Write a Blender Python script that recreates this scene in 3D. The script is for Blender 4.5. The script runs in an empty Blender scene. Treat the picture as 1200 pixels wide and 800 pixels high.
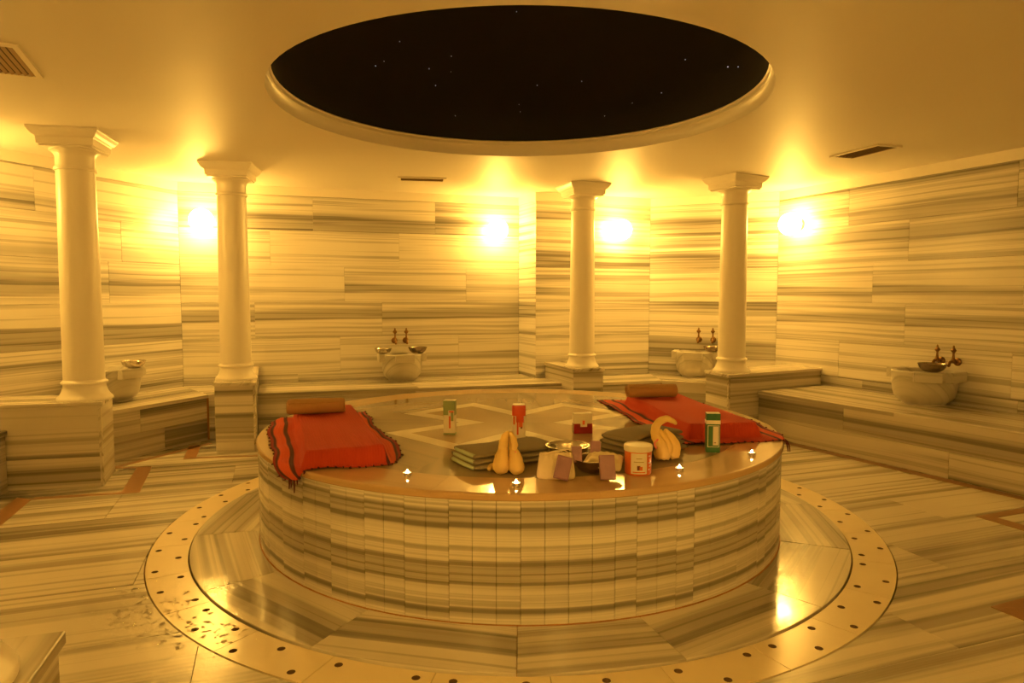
import bpy, bmesh, math, random
from math import sin, cos, pi, radians as R
from mathutils import Vector, Matrix
from mathutils.geometry import tessellate_polygon

scn = bpy.context.scene
COL = scn.collection
rnd = random.Random(7)

# ------------------------------------------------------------------ camera
cam = bpy.data.objects.new('camera', bpy.data.cameras.new('camera'))
COL.objects.link(cam)
cam.data.sensor_width = 36.0
cam.data.lens = 796 / 1200 * 36
cam.data.clip_start = 0.02
cam.location = (0, 0, 1.449)
cam.rotation_euler = (pi / 2 - 0.0672, 0, 0)
scn.camera = cam

# ------------------------------------------------------------------ world and exposure
w = bpy.data.worlds.new('world'); scn.world = w; w.use_nodes = True
w.node_tree.nodes['Background'].inputs[0].default_value = (0.004, 0.003, 0.002, 1)
w.node_tree.nodes['Background'].inputs[1].default_value = 1.0
scn.view_settings.view_transform = 'Standard'
scn.view_settings.look = 'None'
scn.view_settings.gamma = 1
scn.view_settings.exposure = 0.22
LAMP_COL = (1.0, 0.55, 0.095)
LAMP_E = 82.0
LAMP_BACK = 4.0
LAMP_ENTRY = 98.0

# ------------------------------------------------------------------ materials
def nt(name):
    m = bpy.data.materials.new(name); m.use_nodes = True
    t = m.node_tree; b = t.nodes['Principled BSDF']
    return m, t, b

def link(t, a, b): t.links.new(a, b)

def math_n(t, op, a, b=None, c=None):
    n = t.nodes.new('ShaderNodeMath'); n.operation = op
    for i, v in enumerate((a, b, c)):
        if v is None: continue
        if hasattr(v, 'links'): link(t, v, n.inputs[i])
        else: n.inputs[i].default_value = v
    return n.outputs[0]

def ramp(t, fac, stops):
    n = t.nodes.new('ShaderNodeValToRGB'); link(t, fac, n.inputs[0])
    e = n.color_ramp.elements
    while len(e) < len(stops): e.new(0.5)
    for el, (p, c) in zip(e, stops):
        el.position = p; el.color = (*c, 1)
    return n.outputs[0]

def noise(t, vec, scale, detail=3, rough=0.5):
    n = t.nodes.new('ShaderNodeTexNoise'); n.inputs['Scale'].default_value = scale
    n.inputs['Detail'].default_value = detail; n.inputs['Roughness'].default_value = rough
    if vec is not None: link(t, vec, n.inputs['Vector'])
    return n.outputs[0]

def comb(t, x, y, z):
    n = t.nodes.new('ShaderNodeCombineXYZ')
    for i, v in enumerate((x, y, z)):
        if hasattr(v, 'links'): link(t, v, n.inputs[i])
        else: n.inputs[i].default_value = v
    return n.outputs[0]

def mix(t, fac, a, b, mode='MIX'):
    n = t.nodes.new('ShaderNodeMix'); n.data_type = 'RGBA'; n.blend_type = mode
    for s, v in ((n.inputs['Factor'], fac), (n.inputs['A'], a), (n.inputs['B'], b)):
        if hasattr(v, 'links'): link(t, v, s)
        elif isinstance(v, (int, float)): s.default_value = v
        else: s.default_value = (*v, 1)
    return n.outputs['Result']

def bump(t, b, h, s, d=0.01):
    n = t.nodes.new('ShaderNodeBump'); n.inputs['Strength'].default_value = s
    n.inputs['Distance'].default_value = d
    link(t, h, n.inputs['Height']); link(t, n.outputs[0], b.inputs['Normal'])

def marble(name, light, grey, dark, rough=0.2, wide=5.0, fine=30.0, amount=1.0, coat=0.0, along=0.16, wet=False):
    """Banded marble: bands run along the piece's own X, and are counted across Y + Z."""
    m, t, b = nt(name)
    tc = t.nodes.new('ShaderNodeTexCoord')
    sp = t.nodes.new('ShaderNodeSeparateXYZ'); link(t, tc.outputs['Object'], sp.inputs[0])
    oi = t.nodes.new('ShaderNodeObjectInfo')
    sc = t.nodes.new('ShaderNodeSeparateColor'); link(t, oi.outputs['Color'], sc.inputs[0])
    off = math_n(t, 'MULTIPLY', sc.outputs[0], 41.0)
    s = math_n(t, 'ADD', sp.outputs[1], math_n(t, 'MULTIPLY_ADD', sc.outputs[1], 0.05, sp.outputs[2]))
    wv = noise(t, comb(t, math_n(t, 'MULTIPLY', sp.outputs[0], 0.5), math_n(t, 'MULTIPLY', s, 1.5), off), 1.3, 1)
    s2 = math_n(t, 'ADD', s, math_n(t, 'MULTIPLY', math_n(t, 'SUBTRACT', wv, 0.5), 0.05))
    xs = math_n(t, 'MULTIPLY', sp.outputs[0], along)
    n1 = noise(t, comb(t, xs, math_n(t, 'MULTIPLY', s2, wide), off), 1.0, 2, 0.5)
    n2 = noise(t, comb(t, math_n(t, 'MULTIPLY', xs, 1.6), math_n(t, 'MULTIPLY', s2, fine), off), 1.0, 3, 0.6)
    n3 = noise(t, comb(t, math_n(t, 'MULTIPLY', xs, 2.2), math_n(t, 'MULTIPLY', s2, fine * 2.6), off), 1.0, 2, 0.5)
    g1 = ramp(t, n1, [(0.49, (0, 0, 0)), (0.57, (1, 1, 1))])
    g2 = ramp(t, n2, [(0.50, (0, 0, 0)), (0.60, (1, 1, 1))])
    g3 = ramp(t, n3, [(0.56, (0, 0, 0)), (0.64, (1, 1, 1))])
    f1 = math_n(t, 'MULTIPLY', g1, 0.62 * amount)
    f2 = math_n(t, 'MULTIPLY', g2, 0.55 * amount)
    both = math_n(t, 'MULTIPLY', g1, g2)
    c = mix(t, f1, light, grey)
    c = mix(t, f2, c, grey)
    c = mix(t, math_n(t, 'MULTIPLY', both, 0.6 * amount), c, dark)
    c = mix(t, math_n(t, 'MULTIPLY', g3, 0.34 * amount), c, grey)
    cl = noise(t, tc.outputs['Object'], 3.0, 4)
    c = mix(t, math_n(t, 'MULTIPLY', cl, 0.22), c, (0.75, 0.64, 0.50), 'MULTIPLY')
    link(t, c, b.inputs['Base Color'])
    rn = noise(t, tc.outputs['Object'], 7.0, 4)
    rr = math_n(t, 'MULTIPLY_ADD', rn, rough * 0.24, rough * 0.88)
    link(t, rr, b.inputs['Roughness'])
    b.inputs['Coat Weight'].default_value = coat; b.inputs['Coat Roughness'].default_value = 0.08
    if wet:
        geo = t.nodes.new('ShaderNodeNewGeometry')
        wn = noise(t, geo.outputs['Position'], 2.2, 2)
        wm = ramp(t, wn, [(0.46, (0, 0, 0)), (0.58, (1, 1, 1))])
        wd = noise(t, geo.outputs['Position'], 60.0, 3)
        bump(t, b, math_n(t, 'MULTIPLY', wd, wm), 0.25, 0.004)
    return m

def plain(name, col, rough=0.5, metal=0.0, bumps=0.0, bscale=40, coat=0.0, var=0.0, vscale=6.0):
    m, t, b = nt(name)
    tc = t.nodes.new('ShaderNodeTexCoord')
    if var:
        n = noise(t, tc.outputs['Object'], vscale, 4)
        c = mix(t, math_n(t, 'MULTIPLY', n, var), col, tuple(v * 0.55 for v in col))
        link(t, c, b.inputs['Base Color'])
    else:
        b.inputs['Base Color'].default_value = (*col, 1)
    b.inputs['Roughness'].default_value = rough; b.inputs['Metallic'].default_value = metal
    b.inputs['Coat Weight'].default_value = coat
    if bumps:
        bump(t, b, noise(t, tc.outputs['Object'], bscale, 4), bumps, 0.004)
    return m

def emit(name, col, s):
    m, t, b = nt(name)
    b.inputs['Base Color'].default_value = (0.8, 0.8, 0.8, 1)
    b.inputs['Emission Color'].default_value = (*col, 1)
    b.inputs['Emission Strength'].default_value = s
    return m

LT, GR, DK = (0.80, 0.77, 0.70), (0.34, 0.32, 0.28), (0.12, 0.11, 0.09)
M_WALL = marble('wall_marble', LT, GR, DK, 0.24, 4.0, 19.0, 1.22, along=0.12)
M_FLOOR = marble('floor_marble', (0.70, 0.65, 0.55), (0.24, 0.215, 0.165), (0.09, 0.078, 0.055), 0.20, 3.4, 9.0, 1.2, along=0.08, wet=True)
M_APRON = marble('apron_marble', (0.72, 0.67, 0.57), (0.28, 0.255, 0.20), (0.13, 0.115, 0.085), 0.08, 5.5, 16.0, 1.1, coat=0.6, along=0.08, wet=True)
M_SIDE = marble('platform_side_marble', (0.82, 0.78, 0.68), (0.33, 0.30, 0.24), (0.10, 0.09, 0.065), 0.22, 8.0, 30.0, 1.0, along=0.12)
M_BENCH = marble('bench_marble', (0.64, 0.59, 0.50), (0.30, 0.27, 0.21), (0.12, 0.105, 0.075), 0.24, 4.5, 15.0, 1.15, along=0.08)
M_FIELD = marble('platform_top_marble', (0.37, 0.28, 0.16), (0.27, 0.21, 0.13), (0.20, 0.16, 0.10), 0.07, 3.0, 9.0, 0.6)
M_RIM = marble('rim_marble', (0.62, 0.42, 0.22), (0.52, 0.35, 0.19), (0.42, 0.29, 0.16), 0.07, 2.0, 6.0, 0.5)
M_INLAY = marble('inlay_marble', (0.92, 0.84, 0.62), (0.84, 0.76, 0.56), (0.7, 0.64, 0.5), 0.07, 2.0, 6.0, 0.3)
M_TAN = marble('star_field_marble', (0.47, 0.34, 0.18), (0.39, 0.28, 0.15), (0.32, 0.23, 0.13), 0.07, 2.0, 6.0, 0.4)
M_RING = plain('drain_ring_stone', (0.90, 0.76, 0.50), 0.2, bumps=0.1, bscale=30, var=0.25, vscale=5)
M_BROWN = plain('brown_mosaic_stone', (0.33, 0.165, 0.06), 0.35, bumps=0.3, bscale=60, var=0.7, vscale=45)
M_GROUT = plain('grout', (0.38, 0.17, 0.06), 0.9, var=0.4)
M_CEIL = plain('ceiling_plaster', (0.80, 0.74, 0.64), 0.5, bumps=0.05, bscale=3, var=0.08, vscale=1.5)
M_CREAM = plain('cream_plaster', (0.86, 0.80, 0.70), 0.34)
M_DOME = plain('dark_dome_paint', (0.006, 0.005, 0.006), 0.8)
M_STAR = emit('dome_star_light', (0.6, 0.7, 1.0), 0.5)
M_LAMP = emit('lamp_glass', LAMP_COL, LAMP_E)
M_LAMPB = emit('lamp_glass_far_bays', LAMP_COL, LAMP_BACK)
M_LAMPE = emit('lamp_glass_entry', LAMP_COL, LAMP_ENTRY)
M_BRASS = plain('aged_brass', (0.20, 0.11, 0.045), 0.4, 1.0, 0.2, 60)
M_TIN = plain('tinned_metal', (0.70, 0.64, 0.55), 0.18, 1.0, 0.35, 45)
M_COPPER = plain('dark_hammered_metal', (0.30, 0.24, 0.18), 0.25, 1.0, 0.4, 50)
M_VENT = plain('vent_metal', (0.80, 0.72, 0.58), 0.4)
M_VDARK = plain('painted_vent_shadow', (0.10, 0.06, 0.03), 0.8)  # dark colour standing in for the shade inside the vents
M_BASIN = marble('basin_marble', (0.60, 0.57, 0.50), (0.38, 0.36, 0.31), (0.22, 0.20, 0.17), 0.35, 4, 14, 0.7)
M_ROLL = plain('brown_towel_cloth', (0.54, 0.31, 0.12), 0.95, bumps=0.8, bscale=220, var=0.2, vscale=12)
M_GREY = plain('grey_towel_cloth', (0.27, 0.22, 0.145), 0.95, bumps=0.8, bscale=200, var=0.3, vscale=14)
M_GREEN_EDGE = plain('towel_edge_cloth', (0.44, 0.50, 0.30), 0.95, bumps=0.6, bscale=200)
M_YELLOW = plain('yellow_towel_cloth', (0.90, 0.62, 0.20), 0.95, bumps=1.0, bscale=230, var=0.15, vscale=16)
M_RIBBON = plain('pink_ribbon', (0.85, 0.22, 0.18), 0.5)
M_BAG = plain('cream_cotton', (0.86, 0.71, 0.47), 0.9, bumps=0.6, bscale=160, var=0.12, vscale=18)
M_SOAP = plain('purple_brown_soap', (0.36, 0.19, 0.25), 0.5, var=0.2, vscale=30)
M_WHITE = plain('label_white', (0.82, 0.74, 0.58), 0.45)
M_GREENB = plain('bottle_green', (0.03, 0.15, 0.05), 0.35, coat=0.4)
M_OLIVE = plain('pale_green_print', (0.24, 0.31, 0.15), 0.4)
M_RED = plain('red_print', (0.74, 0.09, 0.025), 0.35, coat=0.3)
M_MAROON = plain('maroon_plastic', (0.30, 0.01, 0.008), 0.2, coat=0.6)
M_ORANGE = plain('orange_plastic', (0.72, 0.15, 0.03), 0.3, coat=0.4)
M_DARKP = plain('dark_print', (0.16, 0.03, 0.02), 0.4)
M_ALU = plain('thin_aluminium', (0.75, 0.72, 0.68), 0.3, 1.0)
M_WAX = plain('candle_wax', (0.9, 0.8, 0.6), 0.4)
M_FLAME = emit('candle_flame', (1.0, 0.62, 0.25), 60)
M_WICK = plain('wick', (0.02, 0.02, 0.02), 0.9)
M_FRINGE = plain('dark_red_fringe', (0.10, 0.015, 0.01), 0.95)

def cloth_mat():
    m, t, b = nt('red_striped_cloth')
    uv = t.nodes.new('ShaderNodeUVMap')
    sp = t.nodes.new('ShaderNodeSeparateXYZ'); link(t, uv.outputs[0], sp.inputs[0])
    u = sp.outputs[0]
    edge = math_n(t, 'SUBTRACT', 0.5, math_n(t, 'ABSOLUTE', math_n(t, 'SUBTRACT', u, 0.5)))
    red, org, blk = (0.56, 0.055, 0.014), (0.74, 0.10, 0.025), (0.09, 0.022, 0.014)
    c = ramp(t, edge, [(0.0, (0.30, 0.02, 0.012)), (0.022, (0.30, 0.02, 0.012)), (0.028, blk), (0.045, blk), (0.052, org),
                       (0.125, org), (0.136, blk), (0.162, blk), (0.172, red), (1.0, red)])
    link(t, c, b.inputs['Base Color']); b.inputs['Roughness'].default_value = 0.95
    rib = math_n(t, 'SINE', math_n(t, 'MULTIPLY', u, 300.0))
    wv = noise(t, uv.outputs[0], 120, 3)
    bump(t, b, math_n(t, 'ADD', rib, wv), 0.5, 0.002)
    return m
M_CLOTH = cloth_mat()

# ------------------------------------------------------------------ mesh helpers
def mesh_obj(name, verts, faces, mat, parent=None, M=None, smooth=False, mats=None, mi=None):
    me = bpy.data.meshes.new(name); me.from_pydata([tuple(v) for v in verts], [], faces); me.update()
    o = bpy.data.objects.new(name, me); COL.objects.link(o)
    for k in (mats or [mat]): me.materials.append(k)
    if mi:
        for p, i in zip(me.polygons, mi): p.material_index = i
    if smooth:
        for p in me.polygons: p.use_smooth = True
    if parent is not None: o.parent = parent
    if M is not None: o.matrix_local = M
    return o

def fixn(o):
    bm = bmesh.new(); bm.from_mesh(o.data); bmesh.ops.recalc_face_normals(bm, faces=bm.faces); bm.to_mesh(o.data); bm.free()
    return o

def T(x, y, z=0, a=0): return Matrix.Translation((x, y, z)) @ Matrix.Rotation(a, 4, 'Z')

def empty(name, label, cat, loc=(0, 0, 0), rz=0, group=None):
    o = bpy.data.objects.new(name, None); COL.objects.link(o)
    o.location = loc; o.rotation_euler = (0, 0, rz); o.empty_display_size = 0.1
    return tag(o, label, cat, group)

def tag(o, label, cat, group=None):
    o['label'] = label; o['category'] = cat
    if group: o['group'] = group
    return o

def structure(o): o['kind'] = 'structure'; return o

def inset(poly, c):
    n = len(poly); out = []
    for i in range(n):
        a, b, d = Vector(poly[i - 1]), Vector(poly[i]), Vector(poly[(i + 1) % n])
        e1 = (b - a).normalized(); e2 = (d - b).normalized()
        n1 = Vector((-e1.y, e1.x)); n2 = Vector((-e2.y, e2.x))
        k = n1 + n2
        den = max(0.35, 1 + n1.dot(n2))
        out.append(tuple(b + k * (c / den)))
    return out

def area(poly):
    return 0.5 * sum(poly[i - 1][0] * poly[i][1] - poly[i][0] * poly[i - 1][1] for i in range(len(poly)))

def ccw(poly): return list(poly) if area(poly) > 0 else list(poly)[::-1]

def slab_geo(poly, z0, z1, ch=0.002):
    """Prism with a small chamfer on its top edge."""
    p = ccw(poly); n = len(p); q = inset(p, ch)
    v = [(x, y, z0) for x, y in p] + [(x, y, z1 - ch) for x, y in p] + [(x, y, z1) for x, y in q]
    f = [list(range(n))[::-1], list(range(2 * n, 3 * n))]
    for i in range(n):
        j = (i + 1) % n
        f.append([i, j, n + j, n + i]); f.append([n + i, n + j, 2 * n + j, 2 * n + i])
    return v, f

def slab(name, poly, z0, z1, mat, parent=None, ang=None, ch=0.002, off=None):
    """World polygon -> piece with its own frame; bands run along direction ang."""
    cx = sum(p[0] for p in poly) / len(poly); cy = sum(p[1] for p in poly) / len(poly)
    a = ang or 0.0
    c, s = cos(-a), sin(-a)
    loc = [((x - cx) * c - (y - cy) * s, (x - cx) * s + (y - cy) * c) for x, y in poly]
    v, f = slab_geo(loc, 0, z1 - z0, ch)
    o = mesh_obj(name, v, f, mat)
    M = T(cx, cy, z0, a)
    if parent is not None:
        o.parent = parent; M = parent_inv(parent) @ M
    o.matrix_local = M
    o.color = (rnd.random() if off is None else off, 0, 0, 1)
    return o

def parent_inv(p):
    M = Matrix.Translation(p.location) @ p.rotation_euler.to_matrix().to_4x4()
    return M.inverted()

def box_geo(x0, x1, y0, y1, z0, z1):
    v = [(x, y, z) for z in (z0, z1) for y in (y0, y1) for x in (x0, x1)]
    f = [[0, 2, 3, 1], [4, 5, 7, 6], [0, 1, 5, 4], [2, 6, 7, 3], [0, 4, 6, 2], [1, 3, 7, 5]]
    return v, f

def bevel(o, w=0.003, seg=2):
    bm = bmesh.new(); bm.from_mesh(o.data)
    bmesh.ops.recalc_face_normals(bm, faces=bm.faces)
    bmesh.ops.bevel(bm, geom=list(bm.edges), offset=w, segments=seg, affect='EDGES', profile=0.5)
    bm.to_mesh(o.data); bm.free()
    return o

def box(name, x0, x1, y0, y1, z0, z1, mat, parent=None, M=None, bw=0.0, seg=2):
    v, f = box_geo(x0, x1, y0, y1, z0, z1)
    o = mesh_obj(name, v, f, mat, parent, M)
    if bw: bevel(o, bw, seg)
    return o

def merge(parts):
    V, F = [], []
    for v, f in parts:
        n = len(V); V += list(v); F += [[i + n for i in q] for q in f]
    return V, F

def lathe_geo(prof, n=32, cap=True, a0=0, fl=None):
    V, F = [], []
    for r, z in prof:
        for i in range(n):
            a = a0 + 2 * pi * i / n
            rr = r * (fl(a, z) if fl else 1)
            V.append((rr * cos(a), rr * sin(a), z))
    for k in range(len(prof) - 1):
        for i in range(n):
            j = (i + 1) % n
            F.append([k * n + i, k * n + j, (k + 1) * n + j, (k + 1) * n + i])
    if cap:
        F.append(list(range(n))[::-1]); F.append([(len(prof) - 1) * n + i for i in range(n)])
    return V, F

def lathe(name, prof, mat, parent=None, M=None, n=32, cap=True, fl=None, smooth=True):
    v, f = lathe_geo(prof, n, cap, fl=fl)
    o = mesh_obj(name, v, f, mat, parent, M, smooth)
    fixn(o)
    if smooth:
        o.data.set_sharp_from_angle(angle=R(38)) if hasattr(o.data, 'set_sharp_from_angle') else None
    return o

def spline(pts, n=6):
    P = [Vector(p) for p in pts]; out = []
    for i in range(len(P) - 1):
        a, b, c, d = P[max(0, i - 1)], P[i], P[i + 1], P[min(len(P) - 1, i + 2)]
        for k in range(n):
            s = k / n
            out.append(0.5 * ((2 * b) + (c - a) * s + (2 * a - 5 * b + 4 * c - d) * s * s + (3 * b - a - 3 * c + d) * s ** 3))
    out.append(P[-1]); return out

def tube_geo(path, rad, n=10, flat=1.0):
    """Tapered tube with rounded ends; rad is a number or one per path point."""
    P = [Vector(p) for p in path]
    if not hasattr(rad, '__len__'): rad = [rad] * len(P)
    V, F = [], []; up = Vector((0, 0, 1))
    tprev = (P[1] - P[0]).normalized()
    nrm = tprev.cross(up)
    if nrm.length < 0.1: nrm = tprev.cross(Vector((0, 1, 0)))
    nrm.normalize()
    for i, p in enumerate(P):
        tg = ((P[min(i + 1, len(P) - 1)] - P[max(i - 1, 0)])).normalized()
        nrm = (nrm - tg * nrm.dot(tg)).normalized(); bn = tg.cross(nrm)
        for k in range(n):
            a = 2 * pi * k / n
            V.append(p + nrm * cos(a) * rad[i] + bn * sin(a) * rad[i] * flat)
    for i in range(len(P) - 1):
        for k in range(n):
            j = (k + 1) % n
            F.append([i * n + k, i * n + j, (i + 1) * n + j, (i + 1) * n + k])
    V.append(P[0] - (P[1] - P[0]).normalized() * rad[0] * 0.6); V.append(P[-1] + (P[-1] - P[-2]).normalized() * rad[-1] * 0.6)
    a, b = len(V) - 2, len(V) - 1; m = (len(P) - 1) * n
    for k in range(n):
        j = (k + 1) % n
        F.append([a, j, k]); F.append([b, m + k, m + j])
    return V, F

def tube(name, path, rad, mat, parent=None, M=None, n=10, flat=1.0):
    v, f = tube_geo(path, rad, n, flat)
    return fixn(mesh_obj(name, v, f, mat, parent, M, True))

# ------------------------------------------------------------------ layout
CX, CY = 0.046, 4.522          # centre of the round platform
RA = R(19.5)                   # the room is turned by this much
ZC = 2.675                     # ceiling
ZB = 0.46                      # benches
ZP = 0.65                      # pedestals
ZT = 0.60                      # platform top
def cyl(r, deg): return (CX + r * cos(R(deg)), CY + r * sin(R(deg)))

A0, AB = (-4.26, 5.74), (-3.61, 7.42)
B1, J1 = (0.086, 8.62), (0.284, 8.15)
CD, DE = (1.76, 8.72), (3.17, 8.14)
E1 = (4.90, 4.20)
AX = (-4.715, 4.564)           # left wall carried on towards the camera

# ------------------------------------------------------------------ walls with their marble slabs
ROWS = [0.46, 0.565, 0.97, 1.375, 1.785, 2.19, 2.575]
def wall(name, P, Q, joints, detail=True):
    P, Q = Vector(P), Vector(Q); L = (Q - P).length; a = math.atan2(Q.y - P.y, Q.x - P.x)
    M = T(P.x, P.y, 0, a)
    v, f = box_geo(-0.0, L, 0.02, 0.16, 0, ZC)
    w_ = structure(mesh_obj(name, v, f, M_CREAM, None, M))
    rows = ROWS if detail else [0.0, 0.97, 1.785, 2.575]
    for k in range(len(rows) - 1):
        js = [0.0] + sorted(j for j in joints[k] if 0.02 < j < L - 0.02) + [L]
        row_off = rnd.random()
        for x0, x1 in zip(js[:-1], js[1:]):
            g = 0.0008
            d = rnd.uniform(0.0, 0.0015)
            hw, hh = (x1 - x0) / 2 - g, (rows[k + 1] - rows[k]) / 2 - g
            pv, pf = slab_geo([(-hw, -hh), (hw, -hh), (hw, hh), (-hw, hh)], 0, 0.02 + d, 0.0015)
            pv = [(x, -z, y) for x, y, z in pv]
            o = mesh_obj('tile', pv, pf, M_WALL, w_, Matrix.Translation(((x0 + x1) / 2, 0.02, (rows[k] + rows[k + 1]) / 2)))
            o.color = (row_off + 0.006 * rnd.random(), rnd.random(), 0, 1)
    # plaster strip above the slabs, a small step proud of the slabs
    pv, pf = box_geo(0, L, -0.006, 0.02, 2.577, ZC)
    mesh_obj('plaster_strip', pv, pf, M_CREAM, w_)
    return w_

s = 1.262      # A0 lies this far along the carried-on left wall
wall('wall_left', AX, AB, [[1.0, 2.4], [0.4, 1.9], [s + .3 + .3, 0.5], [0.9, s + .95], [s - .3, s + 1.10], [0.1, s + 0.27]])
wall('wall_back', AB, B1, [[1.2, 2.6], [1.68, 3.1], [0.75, 2.17], [1.74, 3.2], [0.93, 2.38], [1.40, 2.82]])
wall('wall_back_return', B1, J1, [[]] * 6)
wall('wall_niche_left', J1, CD, [[]] * 6)
wall('wall_niche_right', CD, DE, [[]] * 6)
wall('wall_right', DE, E1, [[1.2, 2.7], [0.9, 2.64, 3.6], [1.65, 3.1], [1.28, 2.7], [1.66, 3.2], [0.97, 2.62]])
wall('wall_right_bay', E1, (4.4, 1.0), [[1.0, 2.3], [1.5], [0.8, 2.1]], False)
wall('wall_front_right', (4.4, 1.0), (2.6, -0.9), [[1.2], [1.5], [0.8]], False)
wall('wall_front', (2.6, -0.9), (-2.6, -0.9), [[1.2, 2.8, 4.0], [2.0, 3.5], [0.8, 2.4, 3.9]], False)
wall('wall_front_left', (-2.6, -0.9), (-4.2, 1.0), [[1.2], [1.5], [0.8]], False)
wall('wall_left_bay', (-4.2, 1.0), AX, [[1.0, 2.3], [1.5], [0.8, 2.1]], False)

# ------------------------------------------------------------------ floor
fl_poly = [(-5.2, -1.3), (5.3, -1.3), (5.3, 9.2), (-5.2, 9.2)]
v, f = slab_geo(fl_poly, -0.12, -0.024, 0.001)
floor = structure(mesh_obj('floor', v, f, M_GROUT))
RIN, RAP, RRG = 1.647, 2.020, 2.232
def cut_outside(poly, r):
    pts = []
    n = len(poly)
    for i in range(n):
        a, b = Vector(poly[i]), Vector(poly[(i + 1) % n]); m = max(1, int((b - a).length / 0.03))
        for k in range(m): pts.append(a + (b - a) * k / m)
    C = Vector((CX, CY)); ins = [(p - C).length < r for p in pts]
    if not any(ins): return [list(map(tuple, poly))]
    if all(ins): return []
    N = len(pts); st = next(i for i in range(N) if ins[i] and not ins[(i + 1) % N])
    runs, cur = [], []
    for k in range(1, N + 1):
        i = (st + k) % N
        if not ins[i]: cur.append(pts[i])
        elif cur: runs.append(cur); cur = []
    if cur: runs.append(cur)
    out = []
    for run in runs:
        a0 = math.atan2(run[-1].y - C.y, run[-1].x - C.x); a1 = math.atan2(run[0].y - C.y, run[0].x - C.x)
        d = (a1 - a0 + pi) % (2 * pi) - pi; m = max(2, int(abs(d) * r / 0.05))
        arc = [C + Vector((cos(a0 + d * k / m), sin(a0 + d * k / m))) * r for k in range(m + 1)]
        # drop points lying on straight lines
        full = run + arc; keep = []
        for i, p in enumerate(full):
            a, b = full[i - 1], full[(i + 1) % len(full)]
            e1, e2 = p - a, b - p
            if e1.length < 1e-5: continue
            if e2.length > 1e-5 and abs(e1.normalized().cross(e2.normalized())) < 1e-4: continue
            keep.append(tuple(p))
        if len(keep) >= 3 and abs(area(keep)) > 0.004: out.append(keep)
    return out

def rot(x, y, a): return (x * cos(a) - y * sin(a), x * sin(a) + y * cos(a))
def in_room(x, y):
    P = [AX, AB, B1, J1, CD, DE, E1, (4.4, 1.0), (2.6, -0.9), (-2.6, -0.9), (-4.2, 1.0)]
    c = False
    for i in range(len(P)):
        (x1, y1), (x2, y2) = P[i - 1], P[i]
        if (y1 > y) != (y2 > y) and x < (x2 - x1) * (y - y1) / (y2 - y1) + x1: c = not c
    return c
TW, TL = 0.61, 1.85
v0 = 0.13
for i in range(-16, 17):
    sh = (i * 0.74) % TL + 0.35; row_off = rnd.random()
    for j in range(-6, 6):
        x0, y0 = j * TL + sh, i * TW + v0
        rect = [(x0 + .0008, y0 + .0008), (x0 + TL - .0008, y0 + .0008), (x0 + TL - .0008, y0 + TW - .0008), (x0 + .0008, y0 + TW - .0008)]
        rect = [rot(x, y, RA) for x, y in rect]; rect = [(x + CX, y + CY) for x, y in rect]
        cxm = sum(p[0] for p in rect) / 4; cym = sum(p[1] for p in rect) / 4
        if not any(in_room(*q) for q in rect + [(cxm, cym)]): continue
        k = rnd.random()
        for pc in cut_outside(rect, RRG + 0.006):
            o = slab('tile', pc, -0.024, rnd.uniform(-0.0006, 0.0004), M_FLOOR, floor, RA, 0.0012, off=row_off + 0.004 * k)
# brown inlay bands of the floor (let into the floor, a hair proud)
def band(poly, name='mosaic_band', mat=None):
    return slab(name, poly, -0.02, 0.0022, mat or M_BROWN, floor, RA, 0.0008)
def strip(a, b, w0, w1=None):
    a, b = Vector(a), Vector(b); d = (b - a).normalized(); n = Vector((-d.y, d.x)); w1 = w0 if w1 is None else w1
    return [tuple(a), tuple(b), tuple(b + n * w1), tuple(a + n * w0)]
band(strip((3.955, 4.30), (2.60, 6.94), 0.085))
band([(-3.37, 5.66), (-3.06, 5.69), (-3.07, 5.655), (-3.36, 5.62)])
band([(-3.06, 5.69), (-2.75, 4.93), (-2.87, 4.89), (-3.17, 5.655)])
band([(-2.87, 4.89), (-3.42, 4.75), (-3.43, 4.80), (-2.885, 4.94)])
band([(-3.42, 4.75), (-3.16, 4.00), (-3.28, 3.97), (-3.56, 4.80)])
band(strip((-3.33, 5.66), (-2.95, 6.60), 0.06, 0.05))
band([(-2.92, 5.95), (-3.13, 6.50), (-3.03, 6.54), (-2.82, 5.98)])
band([(-2.82, 5.98), (-2.2, 6.08), (-2.19, 6.13), (-2.83, 6.03)])
# brown frames on the right, round the next pedestals
def frame(p, q, r_, w_):
    p, q, r_ = Vector(p), Vector(q), Vector(r_)
    s_ = q + r_ - p
    ce = (p + s_) / 2
    P = [p, q, s_, r_]; I = [c + (ce - c).normalized() * w_ * 1.41 for c in P]
    for i in range(4):
        j = (i + 1) % 4
        band([tuple(P[i]), tuple(P[j]), tuple(I[j]), tuple(I[i])])
frame((3.05, 4.383), (3.75, 4.66), (3.23, 3.95), 0.09)
frame((2.235, 3.081), (2.90, 3.36), (2.40, 2.68), 0.12)

# apron of large slabs round the platform foot
apron = empty('marble_apron', 'low ring of wedge shaped marble slabs around the foot of the round platform', 'paving', (CX, CY, 0))
seams = [269.2 - 24.7 * k for k in range(7)][::-1] + [288.7 + 24.7 * k for k in range(7)]
seams.append(seams[0] + 360)
def arc(r, a, b, n): return [cyl(r, a + (b - a) * k / n) for k in range(n + 1)]
for a, b in zip(seams[:-1], seams[1:]):
    g = 0.03
    p = arc(RAP, a + g, b - g, 10) + arc(RIN + 0.002, b - g, a + g, 8)
    slab('paving_slab', p, -0.024, 0.012 + rnd.uniform(-.001, .001), M_APRON, apron, R((a + b) / 2 + 90), 0.0025)
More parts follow.
